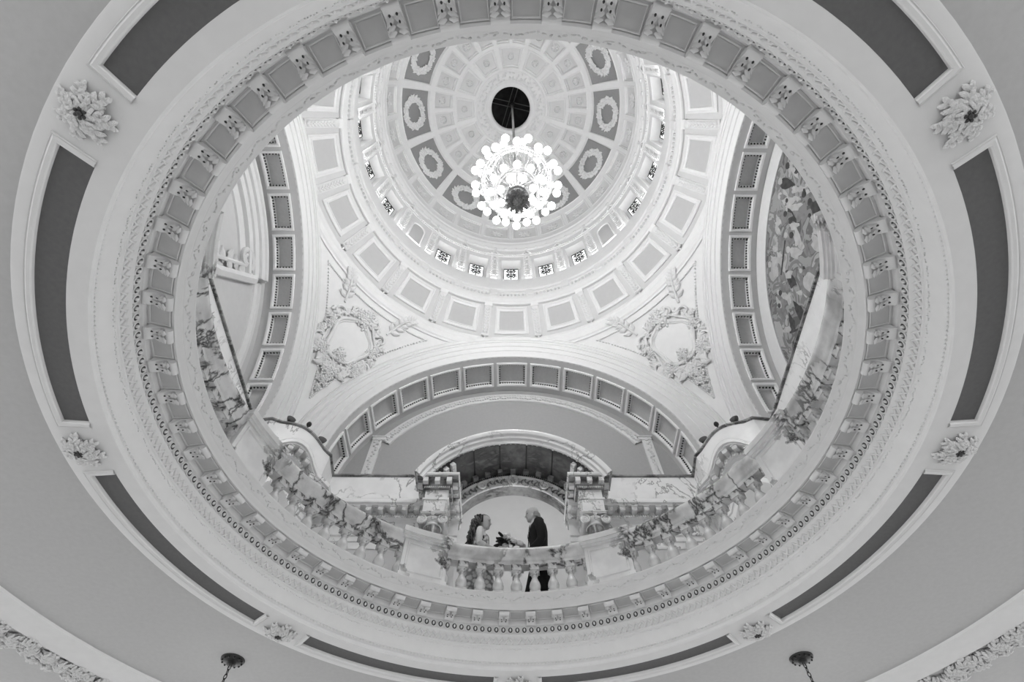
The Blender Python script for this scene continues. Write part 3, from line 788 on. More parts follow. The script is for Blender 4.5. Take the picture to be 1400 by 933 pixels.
for k in range(7):
    p0 = ab + (pi - 2 * ab) * k / 7 + .008; p1 = ab + (pi - 2 * ab) * (k + 1) / 7 - .008
    q = MB(); q.grid(lambda a, b: (RB * math.cos(p0 + (p1 - p0) * a), 6.08 + 1.12 * b, ZB + RB * math.sin(p0 + (p1 - p0) * a)), 5, 2)
    q.grid(lambda a, b: (RB * math.cos([p0, p1][round(a)]), 6.08 + 1.12 * b, ZB + (RB + .04 * a * 0) * math.sin([p0, p1][round(a)]) ), 1, 1)
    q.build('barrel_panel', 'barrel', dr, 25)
q = MB(); q.grid(lambda a, b: ((RB + .03) * math.cos(ab - .1 + (pi - 2 * ab + .2) * a), 6.08 + 1.14 * b, ZB + (RB + .03) * math.sin(ab - .1 + (pi - 2 * ab + .2) * a)), 40, 1); q.build('barrel_joint', 'pit', dr, 25)
cb = MB(); a1_ = math.asin((9.75 - ZD) / 1.9)
arcband(cb, ZD, [(1.67, 0), (1.67, -.05), (1.70, -.06), (1.72, -.04), (1.94, -.04), (1.96, -.07), (2.0, -.08), (2.02, 0)], 7.2, a1_ - .1, pi - a1_ + .1)
cb.build('carved_band', 'marble_light', dr, 30)
cs = MB()
for k in range(38):
    a = a1_ + (pi - 2 * a1_) * (k + .5) / 38
    F = frame((1.83 * math.cos(a), 7.14, ZD + 1.83 * math.sin(a)), (math.sin(a), 0, -math.cos(a)), (math.cos(a), 0, math.sin(a)), (0, -1, 0))
    cs.ball((0, 0, 0), (.02, .09, .02), 5, 4, F @ RZm(35 if k % 2 else -35)); cs.ball((0, .06 if k % 2 else -.06, .0), .028, 5, 4, F)
cs.build('carved_foliage', 'marble_dark', dr, 50, None, 'stuff')
for a in (90, 118, 62):
    q = MB(); F = frame((1.83 * math.cos(rad(a)), 7.13, ZD + 1.83 * math.sin(rad(a))), (1, 0, 0), (0, 0, 1), (0, -1, 0)); R_ = .17 if a == 90 else .13
    q.lathe([(R_, 0), (R_, .05), (R_ * .8, .06), (R_ * .72, .03), (R_ * .5, .03)], 18, F, False); flower(q, R_ * .55, 6, F @ T(0, 0, .02)); q.build('roundel', 'marble_light', dr, 45)
be = MB()
for k in range(70):
    a = a1_ + (pi - 2 * a1_) * (k + .5) / 70; be.ball((2.03 * math.cos(a), 7.12, ZD + 2.03 * math.sin(a)), .02, 5, 4)
be.build('bead_line', 'pit', dr, 50, None, 'stuff')
for k in range(11):
    a = a1_ + .05 + (pi - 2 * a1_ - .1) * (k + .5) / 11
    q = MB(); F = frame((2.11 * math.cos(a), 7.1, ZD + 2.10 * math.sin(a)), (math.sin(a), 0, -math.cos(a)), (math.cos(a), 0, math.sin(a)), (0, -1, 0))
    q.box((0, 0, .02), (.14, .10, .2), F); q.build('tympanum_modillion', 'marble_dark', dr, 0)
# entablature blocks
for s in (-1, 1):
    xi, xo, yf, yb = 1.36, 2.45, 5.95, 7.75
    def bb(mb, inset, z0, z1): mb.box((s * (xi + xo) / 2, (yf + yb) / 2, (z0 + z1) / 2), (xo - xi - 2 * inset, yb - yf - 2 * inset, z1 - z0))
    q = MB(); bb(q, .0, 9.60, 9.66); bb(q, .015, 9.575, 9.60)
    blk = q.build('entablature_block', 'marble_light', dr, 0)
    q = MB(); bb(q, .03, 9.54, 9.575); bb(q, .17, 9.38, 9.54); q.build('modillion_bed', 'marble_dark', blk, 0)  # darker marble paints shade into the gaps between the modillions
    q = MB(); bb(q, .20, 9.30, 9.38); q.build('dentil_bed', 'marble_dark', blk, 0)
    q = MB(); bb(q, .26, 9.02, 9.30); bb(q, .22, 8.97, 9.02); bb(q, .26, 8.86, 8.97); q.build('frieze', 'marble_light', blk, 0)
    q = MB()
    for k in range(3): q.box((s * (xi + .25 + .295 * k), yf + .11, 9.47), (.13, .14, .13))
    q2 = [q]
    for k in range(6):
        q.box((s * (xi + .11), yf + .30 + .28 * k, 9.47), (.14, .12, .13)); q.box((s * (xo - .11), yf + .30 + .28 * k, 9.47), (.14, .12, .13))
    q.build('block_modillion', 'marble_light', blk, 0, None, 'stuff')
    q = MB()
    for k in range(13): q.box((s * (xi + .25 + .05 * k), yf + .19, 9.335), (.026, .03, .05))
    for k in range(28): q.box((s * (xi + .19), yf + .25 + .048 * k, 9.335), (.03, .026, .05))
    q.build('block_dentil', 'marble_light', blk, 0, None, 'stuff')
    # stepped brackets above the block, under the arch hood
    q = MB()
    for k in range(4):
        a = ab + .02 + .10 * k; q.box((0, 0, 0), (.12, .3, .12), frame((s * 2.33 * math.cos(a), 6.3, ZB + 2.33 * math.sin(a)), (math.sin(a), 0, -math.cos(a) * s), (0, 1, 0), (math.cos(a) * s, 0, math.sin(a))))
    q.build('hood_modillion', 'marble_light', blk, 0)
# room beyond the doorway
rm = MB(); rm.grid(lambda a, b: (-3.5 + 7 * a, 7.56 + 5 * b, 10.45), 1, 1); rm.add([(-3.5, 12.5, ZF), (3.5, 12.5, ZF), (3.5, 12.5, 10.45), (-3.5, 12.5, 10.45)], [(0, 1, 2, 3)])
for s in (-1, 1): rm.add([(s * 3.5, 7.56, ZF), (s * 3.5, 12.5, ZF), (s * 3.5, 12.5, 10.45), (s * 3.5, 7.56, 10.45)], [(0, 1, 2, 3)])
rmo = rm.build('wall_room', 'room', None, 0); tag(rmo, 'plain pale room seen through the arched doorway', 'wall', None, 'structure')
for (x_, y_) in ((0, 9.6),):  # unseen lamp and light, added to brighten this room
    la = bpy.data.lights.new('added_room_light', 'POINT'); la.energy = 125; la.shadow_soft_size = .4
    lo = bpy.data.objects.new('added_room_light', la); col.objects.link(lo); lo.location = (x_, y_, 7.2)
    e = empty('added_globe_lamp', (x_, y_, 10.45)); tag(e, 'added round globe lamp, unseen, lighting the room beyond the doorway', 'lamp')
    MB().tube([(0, 0, 0), (0, 0, -2.4)], .012, 6).build('stem', 'bronze', e); MB().ball((0, 0, -2.55), .16, 14, 9).build('globe', 'lampglass', e, 60)

# ---- columns
def column():
    e = empty('marble_column')
    q = MB(); q.box((0, 0, .05), (.64, .64, .1)); q.lathe([(.31, .1), (.33, .13), (.31, .17), (.27, .19), (.26, .22), (.29, .25), (.275, .28), (.24, .30)], 24); q.build('base', 'marble_light', e)
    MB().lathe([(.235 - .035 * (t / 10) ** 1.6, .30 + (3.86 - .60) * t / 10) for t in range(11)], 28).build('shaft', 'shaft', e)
    q = MB(); q.lathe([(.20, 3.56), (.215, 3.575), (.20, 3.59), (.20, 3.64), (.26, 3.70), (.27, 3.74), (.24, 3.78)], 24)
    for sy in (-1, 1):
        for sx in (-1, 1):
            pts = []
            for i in range(34):
                t = i * .42; r_ = .125 * math.exp(-t * .13); pts.append((sx * (.245 - r_ * math.sin(t) * 1.0), sy * .225, 3.70 + r_ * math.cos(t) - .02))
            q.tube(pts, [.028 - .0005 * i for i in range(34)], 6); q.ball((sx * .245, sy * .225, 3.68), (.03, .03, .03), 6, 4)
            q.tube([(sx * .245, -.22, 3.68), (sx * .245, 0, 3.68), (sx * .245, .22, 3.68)], [.115, .085, .115], 14)
    q.box((0, 0, 3.83), (.56, .56, .03)); q.box((0, 0, 3.855), (.60, .60, .025))
    q.build('capital', 'marble_light', e, 40)
    q = MB()
    for k in range(7): q.ball((-.15 + .05 * k, -.235, 3.72), (.02, .02, .035), 5, 4)
    flower(q, .06, 5, frame((0, -.26, 3.80), (1, 0, 0), (0, 0, 1), (0, -1, 0))); q.build('capital_carving', 'marble_light', e, 50)
    MB().box((0, 0, 4.04), (.52, .52, .36)).build('impost_block', 'marble_light', e, 0)
    return e
c0 = column(); ck = [(c, []) for c in children(c0)]
for k, (x_, y_) in enumerate([(1.9, 6.36), (-1.9, 6.36), (1.9, 7.32), (-1.9, 7.32)]):
    m = T(x_, y_, ZF)
    o = c0 if k == 0 else copy_tree(c0, ck, m)
    o.matrix_basis = m
    tag(o, 'veined marble column with scrolled white capital ' + ('at the front of the doorway' if y_ < 7 else 'set back against the doorway arch'), 'column', 'doorway columns')

# ---- floodlights and finials on the corner entablature
def flood():
    e = empty('floodlight')
    MB().lathe([(.04, 0), (.09, .03), (.115, .08), (.12, .11), (.11, .11)], 18, RX(20) @ T(0, 0, .05)).build('housing', 'beam', e)
    MB().box((0, 0, .03), (.12, .12, .06)).build('bracket', 'iron', e, 0)
    MB().lathe([(.001, .108), (.108, .108)], 18, RX(20) @ T(0, 0, .05), False).build('lens', 'lampglass', e)
    return e
f0_ = flood(); fk = [(c, []) for c in children(f0_)]; cnt = 0
for k in range(4):
    az = 45 + 90 * k; CN = ['between the doorway and the painted lunette', 'between the painted lunette and the wall facing the doorway', 'between the hooded lunette and the wall facing the doorway', 'between the doorway and the hooded lunette'][k]
    for da in (-3.6, 3.6):
        m = T(*pol(7.92, az + da, 10.73)) @ RZ(az + da)
        o = f0_ if cnt == 0 else copy_tree(f0_, fk, m)
        o.matrix_basis = m; cnt += 1
        tag(o, 'small floodlight on the marble corner ' + CN, 'floodlight', 'corner floodlights')
    fi = MB().lathe([(.02, 0), (.02, .12), (.03, .15), (.06, .19), (.07, .24), (.05, .29), (.015, .31)], 14).build('ball_finial', 'iron', None)
    fi.location = pol(7.92, az, 10.90)
    tag(fi, 'black ball finial on the corner ' + CN, 'finial', 'corner finials')
    sp = bpy.data.lights.new('flood_beam', 'SPOT'); sp.energy = FLOOD_W; sp.spot_size = rad(120); sp.spot_blend = 1; sp.shadow_soft_size = .3
    so = bpy.data.objects.new('flood_beam', sp); col.objects.link(so); so.location = pol(7.7, az, 11.35)
    so.rotation_euler = (Vector(so.location) - Vector((0, 0, 24))).to_track_quat('Z', 'Y').to_euler()

# ================================================================== PENDENTIVES
RS, ZS = 9.87, 11.65
def sphere_pt(az, z, h=0):
    r = math.sqrt(max(0, RS * RS - (z - ZS) ** 2)); v = Vector(pol(r, az, z - ZS)); v *= (RS - h) / RS
    return (v.x, v.y, v.z + ZS)
ZH = 18.16
pq = MB()
def pend(a, b):
    z = 11.75 + (ZH - 11.75) * a; r = math.sqrt(RS * RS - (z - ZS) ** 2)
    lo = math.degrees(math.acos(min(1, 7.0 / r))); hi = 90 - lo
    return sphere_pt(lo + (hi - lo) * b, z)
pq.grid(pend, 30, 30)
# bead edges and narrow flat border
bq = MB(); pts = []
def edge_pts(inset, n):
    out = []
    for i in range(n):
        t = i / (n - 1); z = 11.9 + (17.95 - 11.9) * t; r = math.sqrt(RS * RS - (z - ZS) ** 2); lo = math.degrees(math.acos(min(1, (7.0 - inset) / r))); out.append((lo, z))
    return out
for (lo, z) in edge_pts(.22, 90):
    if lo < 45:
        for a in (lo, 90 - lo): bq.ball(sphere_pt(a, z, .02), (.045, .045, .045), 5, 4)
zt = 17.93
rt = math.sqrt(RS * RS - (zt - ZS) ** 2); lo = math.degrees(math.acos(min(1, 6.78 / rt)))
for i in range(70): bq.ball(sphere_pt(lo + (90 - 2 * lo) * i / 69, zt, .02), (.045, .045, .045), 5, 4)
# cartouche in coordinates (p sideways, q up the slope, h out of the plaster)
C0 = Vector(sphere_pt(45, 16.55)) - Vector((0, 0, ZS)); N0 = C0.normalized()
E1 = Vector((math.cos(rad(45)), -math.sin(rad(45)), 0)); E2 = E1.cross(N0) * -1
if E2.z < 0: E2 = -E2
def CP(p, q, h):
    v = (N0 * RS + E1 * p + E2 * q).normalized() * (RS - h); return (v.x, v.y, v.z + ZS)
def CF(p, q, h, spin=0):
    n = (N0 * RS + E1 * p + E2 * q).normalized(); ex = (E1 - n * E1.dot(n)).normalized(); ey = n.cross(ex)
    if ey.dot(E2) < 0: ey = -ey
    return frame(CP(p, q, h), ex, ey, tuple(-n)) @ RZm(spin)
def spray(mb, p, q, ang, L, n=7):
    d = Vector((math.cos(rad(ang)), math.sin(rad(ang))))
    mb.tube([CP(p + d.x * L * t, q + d.y * L * t + .18 * L * math.sin(pi * t), .05) for t in [i / 8 for i in range(9)]], [.05 - .004 * i for i in range(9)], 6)
    for i in range(n):
        t = (i + .7) / n; x_, y_ = p + d.x * L * t, q + d.y * L * t + .18 * L * math.sin(pi * t)
        for s in (-1, 1): mb.leaf(.36 * (1.15 - .6 * t), .085, .25, .3, 2, CF(x_, y_, .02, ang - 90 + s * 48), 6, 3)
def posy(mb, p, q, n, R, rr=.13):
    for i in range(n):
        a = 2.4 * i; d = R * math.sqrt(i / n)
        flower(mb, rr * random.uniform(.75, 1.15), 5, CF(p + d * math.cos(a), q + d * math.sin(a), .06 + .08 * (1 - i / n), random.uniform(0, 70)))
cart = {}
fr = MB()
for (k0, R_) in ((0, .07), (1, .05), (-.45, .035)):
    sc_ = 1 + .22 * k0; pts = []
    for i in range(48):
        t = 2 * pi * i / 48; w_ = 1 + .06 * math.sin(5 * t + .6 + k0) + .05 * math.sin(3 * t + 1)
        pts.append(CP(.78 * sc_ * w_ * math.cos(t), .92 * sc_ * w_ * math.sin(t), .06))
    fr.tube(pts, R_, 8, True)
for (p, q, dr_, r_, rot) in [(-.95, .75, 1, .24, 40), (.95, .75, -1, .24, 140), (-.98, -.55, -1, .22, 200), (.98, -.55, 1, .22, -20), (-.45, 1.15, 1, .18, 90), (.45, 1.15, -1, .18, 90), (-.5, -1.1, -1, .2, 270), (.5, -1.1, 1, .2, 270)]:
    fr.tube([CP(p + r_ * math.exp(-t * .2) * math.cos(dr_ * t + rad(rot)), q + r_ * math.exp(-t * .2) * math.sin(dr_ * t + rad(rot)), .08) for t in [i * .35 for i in range(22)]], [.06 - .0022 * i for i in range(22)], 6)
lv = MB(); spray(lv, -1.0, 1.15, 118, 1.35); spray(lv, 1.0, 1.15, 62, 1.35)
for k in range(8):
    a = -150 + 17 * k; lv.leaf(.5, .15, .25, .4, 3, CF(.9 * math.cos(rad(a)), 1.08 * math.sin(rad(a)), .03, a - 90))
for s in (-1, 1): lv.leaf(.5, .12, .25, .4, 3, CF(s * .25, -1.25, .03, 180 + s * 55))
rc = random.Random(21)
for k in range(34):
    a = 360 * k / 34; q_ = acanthus(rc.uniform(.26, .46), .4, rc.uniform(-.4, .4), .22, 3)
    lv.add(q_.v, q_.f, CF(.88 * math.cos(rad(a)), 1.02 * math.sin(rad(a)), .02, a - 90 + rc.uniform(-50, 50)))
ps = MB(); posy(ps, 0, 1.1, 12, .38, .17); posy(ps, -.7, -.85, 8, .28, .13); posy(ps, .7, -.85, 8, .28, .13); posy(ps, 0, -1.55, 10, .30, .15); posy(ps, 0, -1.95, 6, .2, .13); posy(ps, 0, -2.3, 3, .12, .1); posy(ps, -.95, .1, 5, .2, .11); posy(ps, .95, .1, 5, .2, .11); posy(ps, 0, -.72, 8, .26, .14)
fd = MB(); fd.grid(lambda a, b: CP(.74 * b * math.cos(2 * pi * a), .88 * b * math.sin(2 * pi * a), .05 + .05 * (1 - b * b)), 32, 4)
pd0 = None
for k in range(4):
    nmz = ['between the doorway arch and the painted arch', 'between the painted arch and the near arch', 'between the near arch and the hooded arch', 'between the hooded arch and the doorway arch'][k]
    if pd0 is None:
        pd0 = pq.build('ceiling_pendentive', 'pend', None, 60)
        kids = [bq.build('bead_edge', 'white', pd0, 60, None, 'stuff'), ]
        cart0 = fr.build('cartouche', 'white', pd0, 50, 'scrolled oval plaster cartouche with flowers and sprays')
        sub = [lv.build('leaf_spray', 'white_relief', cart0, 60), ps.build('flower_cluster', 'white_relief', cart0, 60), fd.build('oval_field', 'pend', cart0, 60)]
        o = pd0
    else:
        o = copy_of(pd0, RZ(90 * k))
        copy_of(kids[0], None, o); c = copy_of(cart0, None, o)
        for q in sub: copy_of(q, None, c)
    tag(o, 'white curved pendentive with a plaster cartouche ' + nmz, 'pendentive', None, 'structure')

# ================================================================== FRIEZE AND DRUM
t3 = MB().revolve([(7.41, 18.10), (7.40, 18.22), (7.34, 18.26), (7.34, 18.34), (7.40, 18.40), (7.40, 18.50), (7.46, 18.56), (7.46, 18.90), (7.40, 18.95), (7.36, 19.02), (7.42, 19.08), (7.42, 19.18), (7.40, 19.20),
    (6.50, 20.55), (6.46, 20.50), (6.40, 20.50), (6.36, 20.56), (6.36, 20.66), (6.40, 20.70), (6.40, 20.85), (6.36, 20.95), (6.36, 21.10), (6.42, 21.15), (6.42, 21.40), (6.46, 21.42), (6.46, 21.72), (6.40, 21.75), (6.40, 21.95), (6.34, 22.0), (6.34, 22.18), (6.44, 22.25),
    (6.44, 22.6), (6.48, 22.65), (6.48, 22.95), (6.60, 23.0), (6.60, 23.4), (6.70, 23.5), (6.70, 24.06), (6.72, 24.09), (6.75, 24.06), (6.77, 23.96), (6.9, 23.98), (6.92, 24.35), (7.02, 24.45), (7.02, 24.66)], 180)
trim3 = t3.build('trim_3', 'white', None, 30)
tag(trim3, 'round panelled plaster frieze and cornice under the dome windows', 'cornice', None, 'structure')
fa_, fb_ = Vector((7.40, 19.20)), Vector((6.50, 20.55)); fd_ = fb_ - fa_; fl_ = fd_.length; fn_ = Vector((-fd_.y, fd_.x)).normalized()
if fn_.x > 0: fn_ = -fn_
def MF(az, v, h):
    p = fa_ + fd_ * v + fn_ * h; return pol(p.x, az, p.y)
bk_ = MB(); bk_.grid(lambda a, b: MF(360 * a, b, .012), 180, 1, True, False); bk_.build('frieze_band', 'cream', trim3, 30)
p_ = MB(); fill(p_, MF, -4.35, 4.35, .24, .80, .02, 6, 2)
fp0 = p_.build('frieze_panel', 'fpanel', trim3, 0)
f_ = MB(); stepped(f_, MF, -5.9, 5.9, .10, .93, [(0, 0, .012), (0, 0, .07), (.25, .02, .085), (.6, .045, .06), (.7, .055, .04), (1.2, .10, .04), (1.25, .105, .06), (1.5, .125, .06), (1.6, .135, .02)], 6, 2)
ff0 = f_.build('panel_frame', 'white', fp0, 25)
# leafy console between panels
def MFf(az, v, h):
    P = MF(az, v, h); ex = pol(1, az + 90, 0)
    ey = Vector(MF(az, v + .01, h)) - Vector(P); ey.normalize(); ez = Vector(ex).cross(ey)
    if ez.y > 0: ez = -ez
    return frame(P, ex, tuple(ey), tuple(ez))
q = MB()
def cons(a, b):
    v = .02 + .88 * a; u = b * 2 - 1
    return MF(u * (1.25 + .1 * a), v, .06 + .10 * math.sin(pi * min(1, a * 1.1)) * .5 + .12 * (a > .88) * (a - .88) * 8 + .05 * (1 - u * u))
q.grid(cons, 14, 6)
for s in (-1, 1): q.grid(lambda a, b: MF(s * (1.25 + .1 * a), .02 + .88 * a, b * (.06 + .10 * math.sin(pi * min(1, a * 1.1)) * .5)), 10, 1)
con0 = q.build('console', 'white', trim3, 40); con0.matrix_basis = RZ(9)
q = MB()
for i in range(9):
    v = .06 + .085 * i
    for s in (-1, 1): q.leaf(.21, .055, .4, .35, 2, MFf(s * .15, v, .13) @ RZm(s * 42), 5, 3)
    q.ball((0, 0, 0), .035, 5, 4, MFf(0, v, .16))
q.ball((0, 0, 0), (.16, .07, .07), 8, 5, MFf(0, .02, .12)); q.ball((0, 0, 0), (.05, .10, .05), 6, 4, MFf(0, -.05, .10))
cl0 = q.build('console_leaf', 'white_relief', con0, 60)
q = MB(); stepped(q, MF, -1.5, 1.5, .90, 1.0, [(0, 0, 0), (0, 0, .16), (.2, .0, .16)], 2, 1); fill(q, MF, -1.5, 1.5, .90, 1.0, .16, 2, 1); cc0 = q.build('console_cap', 'white', con0, 30)
for k in range(1, 20):
    c = copy_of(fp0, RZ(18 * k)); copy_of(ff0, None, c)
    c = copy_of(con0, RZ(9 + 18 * k)); copy_of(cl0, None, c); copy_of(cc0, None, c)
q = MB()
for k in range(24):
    for j in range(7):
        az = 15 * k - 4.6 + 9.2 * j / 6 + 0
        q.box((0, 0, 0), (.085, .12, .13), frame(pol(6.43, az, 21.52), pol(1, az + 90, 0), pol(1, az, 0), (0, 0, 1)))
q.build('dentil_row', 'dome_back', trim3, 0, None, 'stuff')
q = MB()
for k in range(24): 
    az = 15 * k + 7.5; q.revolve([(6.46, 21.42), (6.36, 21.44), (6.36, 22.24), (6.44, 22.25)], 3, az - 1.5, az + 1.5)
q.build('cornice_break', 'white', trim3, 0)
# cove light tube on the cornice
ct = MB(); ct.tube([pol(6.85, 3 * k, 24.03) for k in range(120)], .03, 6, True)
cvo = ct.build('cove_light', 'cove', None, 60); tag(cvo, 'thin light tube lying on the ledge under the dome windows', 'lamp')

# drum wall with 24 niches
RW, RN = 7.0, 7.5; ZN0, ZN1 = 24.66, 27.5; NW = 4.4
dw = MB()
for k in range(24):
    a0 = 15 * k
    dw.revolve([(RW, ZN0), (RW, ZN1)], 3, a0 + NW, a0 + 15 - NW)
    # reveal
    blank = k % 6 == 3
    if not blank:
        dw.revolve([(RN, ZN0), (RW, ZN0)], 4, a0 - NW, a0 + NW); dw.revolve([(RW, ZN1), (RN, ZN1)], 4, a0 - NW, a0 + NW); dw.revolve([(RN, ZN1), (RN, ZN0)], 4, a0 - NW, a0 + NW)
        for a in (a0 - NW, a0 + NW): dw.add([pol(RW, a, ZN0), pol(RW, a, ZN1), pol(RN, a, ZN1), pol(RN, a, ZN0)], [(0, 1, 2, 3)])
    else:
        dw.revolve([(RW, ZN0), (RW, ZN1)], 4, a0 - NW, a0 + NW)
dw.revolve([(RW, ZN1), (RW, 28.1), (6.96, 28.12), (6.96, 28.25), (6.92, 28.28), (6.92, 28.36), (6.98, 28.40), (6.98, 29.0), (6.9, 29.1), (6.88, 29.3), (6.82, 29.4), (6.80, 29.62), (6.86, 29.7), (6.86, 29.95), (6.80, 30.05), (6.80, 30.25), (6.92, 30.4), (6.95, 30.7), (7.0, 30.8), (7.0, 31.0)], 180)
dw.revolve([(8.3, 18.2), (8.3, 31.5), (8.0, 36)], 60)  # unseen outer cylinder, added to keep sky light out
drum = dw.build('wall_drum', 'white', None, 30)
tag(drum, 'round white drum wall with a ring of small windows under the dome', 'wall', None, 'structure')
def MD(az, z, h): return pol(RW - h, az, z)
q = MB(); stepped(q, MD, -1.35, 1.35, 24.66, 27.9, [(0, 0, 0), (0, 0, .10), (.25, .08, .12), (.4, .14, .08)], 2, 2); fill(q, MD, -.95, .95, 24.8, 27.76, .08, 2, 2)
pil0 = q.build('pilaster', 'white', drum, 30); pil0.matrix_basis = RZ(7.5)
q = MB()
for i in range(11):
    for s in (-1, 1):
        F = frame(MD(s * .3, 24.95 + .26 * i, .09), (1, 0, 0), (0, 0, 1), (0, -1, 0)); q.leaf(.24, .055, .3, .3, 2, F @ RZm(s * -55), 5, 3)
    if i % 3 == 0: flower(q, .10, 5, frame(MD(0, 25.0 + .26 * i, .10), (1, 0, 0), (0, 0, 1), (0, -1, 0)))
for i in range(9): q.ball(MD(-1.6 + .4 * i, 28.5 + .25 * math.cos((i - 4) * .5), .08), (.09, .06, .09), 6, 4)
pl0 = q.build('pilaster_carving', 'white_relief', pil0, 60)
for k in range(1, 24):
    c = copy_of(pil0, RZ(7.5 + 15 * k)); copy_of(pl0, None, c)
q = MB()
for k in range(24):
    for i in range(15):
        u = i / 14; az = 15 * k + 7.5 + 15 * u; zz = 28.52 - .30 * (1 - (2 * u - 1) ** 2)
        q.ball(pol(6.95, az, zz), (.07, .05, .06), 5, 4)
q.build('festoon', 'white_relief', drum, 60, None, 'stuff')
q = MB()
for k in range(72): q.box((0, 0, 0), (.16, .08, .14), frame(pol(6.86, 5 * k + 2.5, 29.05), pol(1, 5 * k + 92.5, 0), pol(1, 5 * k + 2.5, 0), (0, 0, 1)))
q.build('drum_dentil', 'dome_back', drum, 0, None, 'stuff')
# windows in the niches
def MW(az, z, h): return pol(RN - h, az, z)
q = MB(); stepped(q, MW, -3.1, 3.1, 24.7, 27.38, [(0, 0, 0), (0, 0, .05), (.22, .06, .05), (.22, .06, .01)], 2, 2)
w0 = q.build('window', 'iron', drum, 0, 'small window in a dark iron frame')
q = MB(); fill(q, MW, -2.9, 2.9, 24.75, 27.32, .012, 2, 2); wp0 = q.build('pane', 'pane', w0, 0)
q = MB()
for s in (-1, 1):
    for zz in (26.95, 26.3, 25.6):
        q.tube([MW(s * 1.1 + s * 1.0 * math.exp(-t * .15) * math.cos(t), zz + .27 * math.exp(-t * .15) * math.sin(t), .04) for t in [i * .45 for i in range(18)]], .035, 4)
    q.tube([MW(s * .1, 27.3, .04), MW(s * .1, 24.8, .04)], .02, 4)
q.tube([MW(-2.6, 26.62, .04), MW(2.6, 26.62, .04)], .025, 4)
wg0 = q.build('grille', 'iron', w0, 40)
q = MB()
arch_pts = [(-3.3, 24.8), (3.3, 24.8)] + [(3.3 * math.cos(t), 26.7 + .55 * math.sin(t)) for t in [pi * i / 12 for i in range(13)]]
q.add([MD(a, z, .02) for a, z in arch_pts], [tuple(range(len(arch_pts)))])
bn0 = q.build('blank_niche', 'fpanel', drum, 0); bn0.matrix_basis = RZ(45)
q = MB(); q.tube([MD(a, z, .02) for a, z in arch_pts], .06, 5, True); bf0 = q.build('niche_moulding', 'white', bn0, 40)
for k in range(1, 24):
    if k % 6 == 3:
        if k != 3: c = copy_of(bn0, RZ(15 * k)); copy_of(bf0, None, c)
    else:
        c = copy_of(w0, RZ(15 * k)); copy_of(wp0, None, c); copy_of(wg0, None, c)

# ================================================================== DOME
RD_, HD_, ZD_ = 7.0, 6.6, 31.0
def DM(az, th, h):
    t = rad(th); n = Vector((math.cos(t) / RD_, math.sin(t) / HD_)).normalized()
    return pol(RD_ * math.cos(t) - n.x * h, az, ZD_ + HD_ * math.sin(t) - n.y * h)
def DF(az, th, h, spin=0):
    P = Vector(DM(az, th, h)); ex = Vector(pol(1, az + 90, 0)); ey = (Vector(DM(az, th + .5, h)) - P).normalized(); ez = ex.cross(ey)
    if ez.dot(Vector((0, 0, ZD_)) - P) < 0: ez = -ez
    return frame(P, ex, ey, ez) @ RZm(spin)
dm = MB()
ROWS = [(2.6, 16.6, 24, 7.5, 6.7), (20.8, 42.8, 12, 0, 13.4), (45.6, 57.4, 24, 7.5, 6.1), (58.8, 69.8, 12, 0, 12.4)]
prev = 0.0
for (t0, t1, n_, off, hw) in ROWS + [(72.0, 78.85, 0, 0, 0)]:
    dm.grid(lambda a, b: DM(360 * a, prev + (t0 - prev) * b, 0), 144, 2, True, False)
    for k in range(n_):
        a0 = off + 360 / n_ * k + hw; a1 = off + 360 / n_ * (k + 1) - hw
        dm.grid(lambda a, b: DM(a0 + (a1 - a0) * a, t0 + (t1 - t0) * b, 0), 3, 4)
    prev = t1
dome = dm.build('ceiling_dome', 'dome', None, 40)
tag(dome, 'coffered white dome with wreath panels around a dark round eye', 'dome', None, 'structure')
os_ = MB(); os_.grid(lambda a, b: pol(7.45 * math.cos(rad(80 * b)), 360 * a, 30.9 + 7.1 * math.sin(rad(80 * b))), 96, 12, True, False); os_.build('light_block_shell', 'dome', dome, 40)  # unseen shell, added to block sky light behind the coffers
def coffer(row, name, pmat, depth, steps, ornament):
    t0, t1, n_, off, hw = row
    st = [(0, 0, 0)] + steps
    f_ = MB(); stepped(f_, DM, -hw, hw, t0, t1, st, 6, 4)
    a_, b_, h_ = st[-1]
    p_ = MB(); fill(p_, DM, -hw + a_, hw - a_, t0 + b_, t1 - b_, h_, 6, 4)
    o_ = MB(); ornament(o_, (t0 + t1) / 2, h_)
    fo = f_.build(name, 'dome', dome, 25); po = p_.build('coffer_back', pmat, fo, 40); oo = o_.build({'wreath_coffer': 'wreath'}.get(name, 'flower'), 'white_relief', fo, 60)
    for k in range(n_):
        m = RZ(off + 360 / n_ * k)
        if k == 0: fo.matrix_basis = m
        else: c = copy_of(fo, m); copy_of(po, None, c); copy_of(oo, None, c)
def orn_low(mb, th, h):
    F = DF(0, th, h)
    flower(mb, .30, 7, F); flower(mb, .17, 5, F @ T(0, 0, .08))
    for a in range(0, 360, 45): mb.leaf(.4, .09, .3, .3, 2, F @ RZm(a), 5, 3)
def orn_wreath(mb, th, h):
    rs = random.Random(3)
    for i in range(44):
        a = 2 * pi * i / 44
        F = DF(0, th, h) @ T(.78 * math.cos(a), .74 * math.sin(a), .06)
        for s in (-1, 0, 1):
            mb.leaf(rs.uniform(.2, .36), .085, .4, .3, 2, F @ RZm(math.degrees(a) + (-90 if s else 60) + s * 55 + rs.uniform(-18, 18)), 5, 3)
        mb.ball((rs.uniform(-.1, .1), rs.uniform(-.1, .1), .05), rs.uniform(.06, .13), 6, 4, F)
def orn_mid(mb, th, h):
    F = DF(0, th, h); flower(mb, .24, 6, F); mb.lathe([(.29, 0), (.30, .05), (.26, .06), (.24, .02)], 16, F, False)
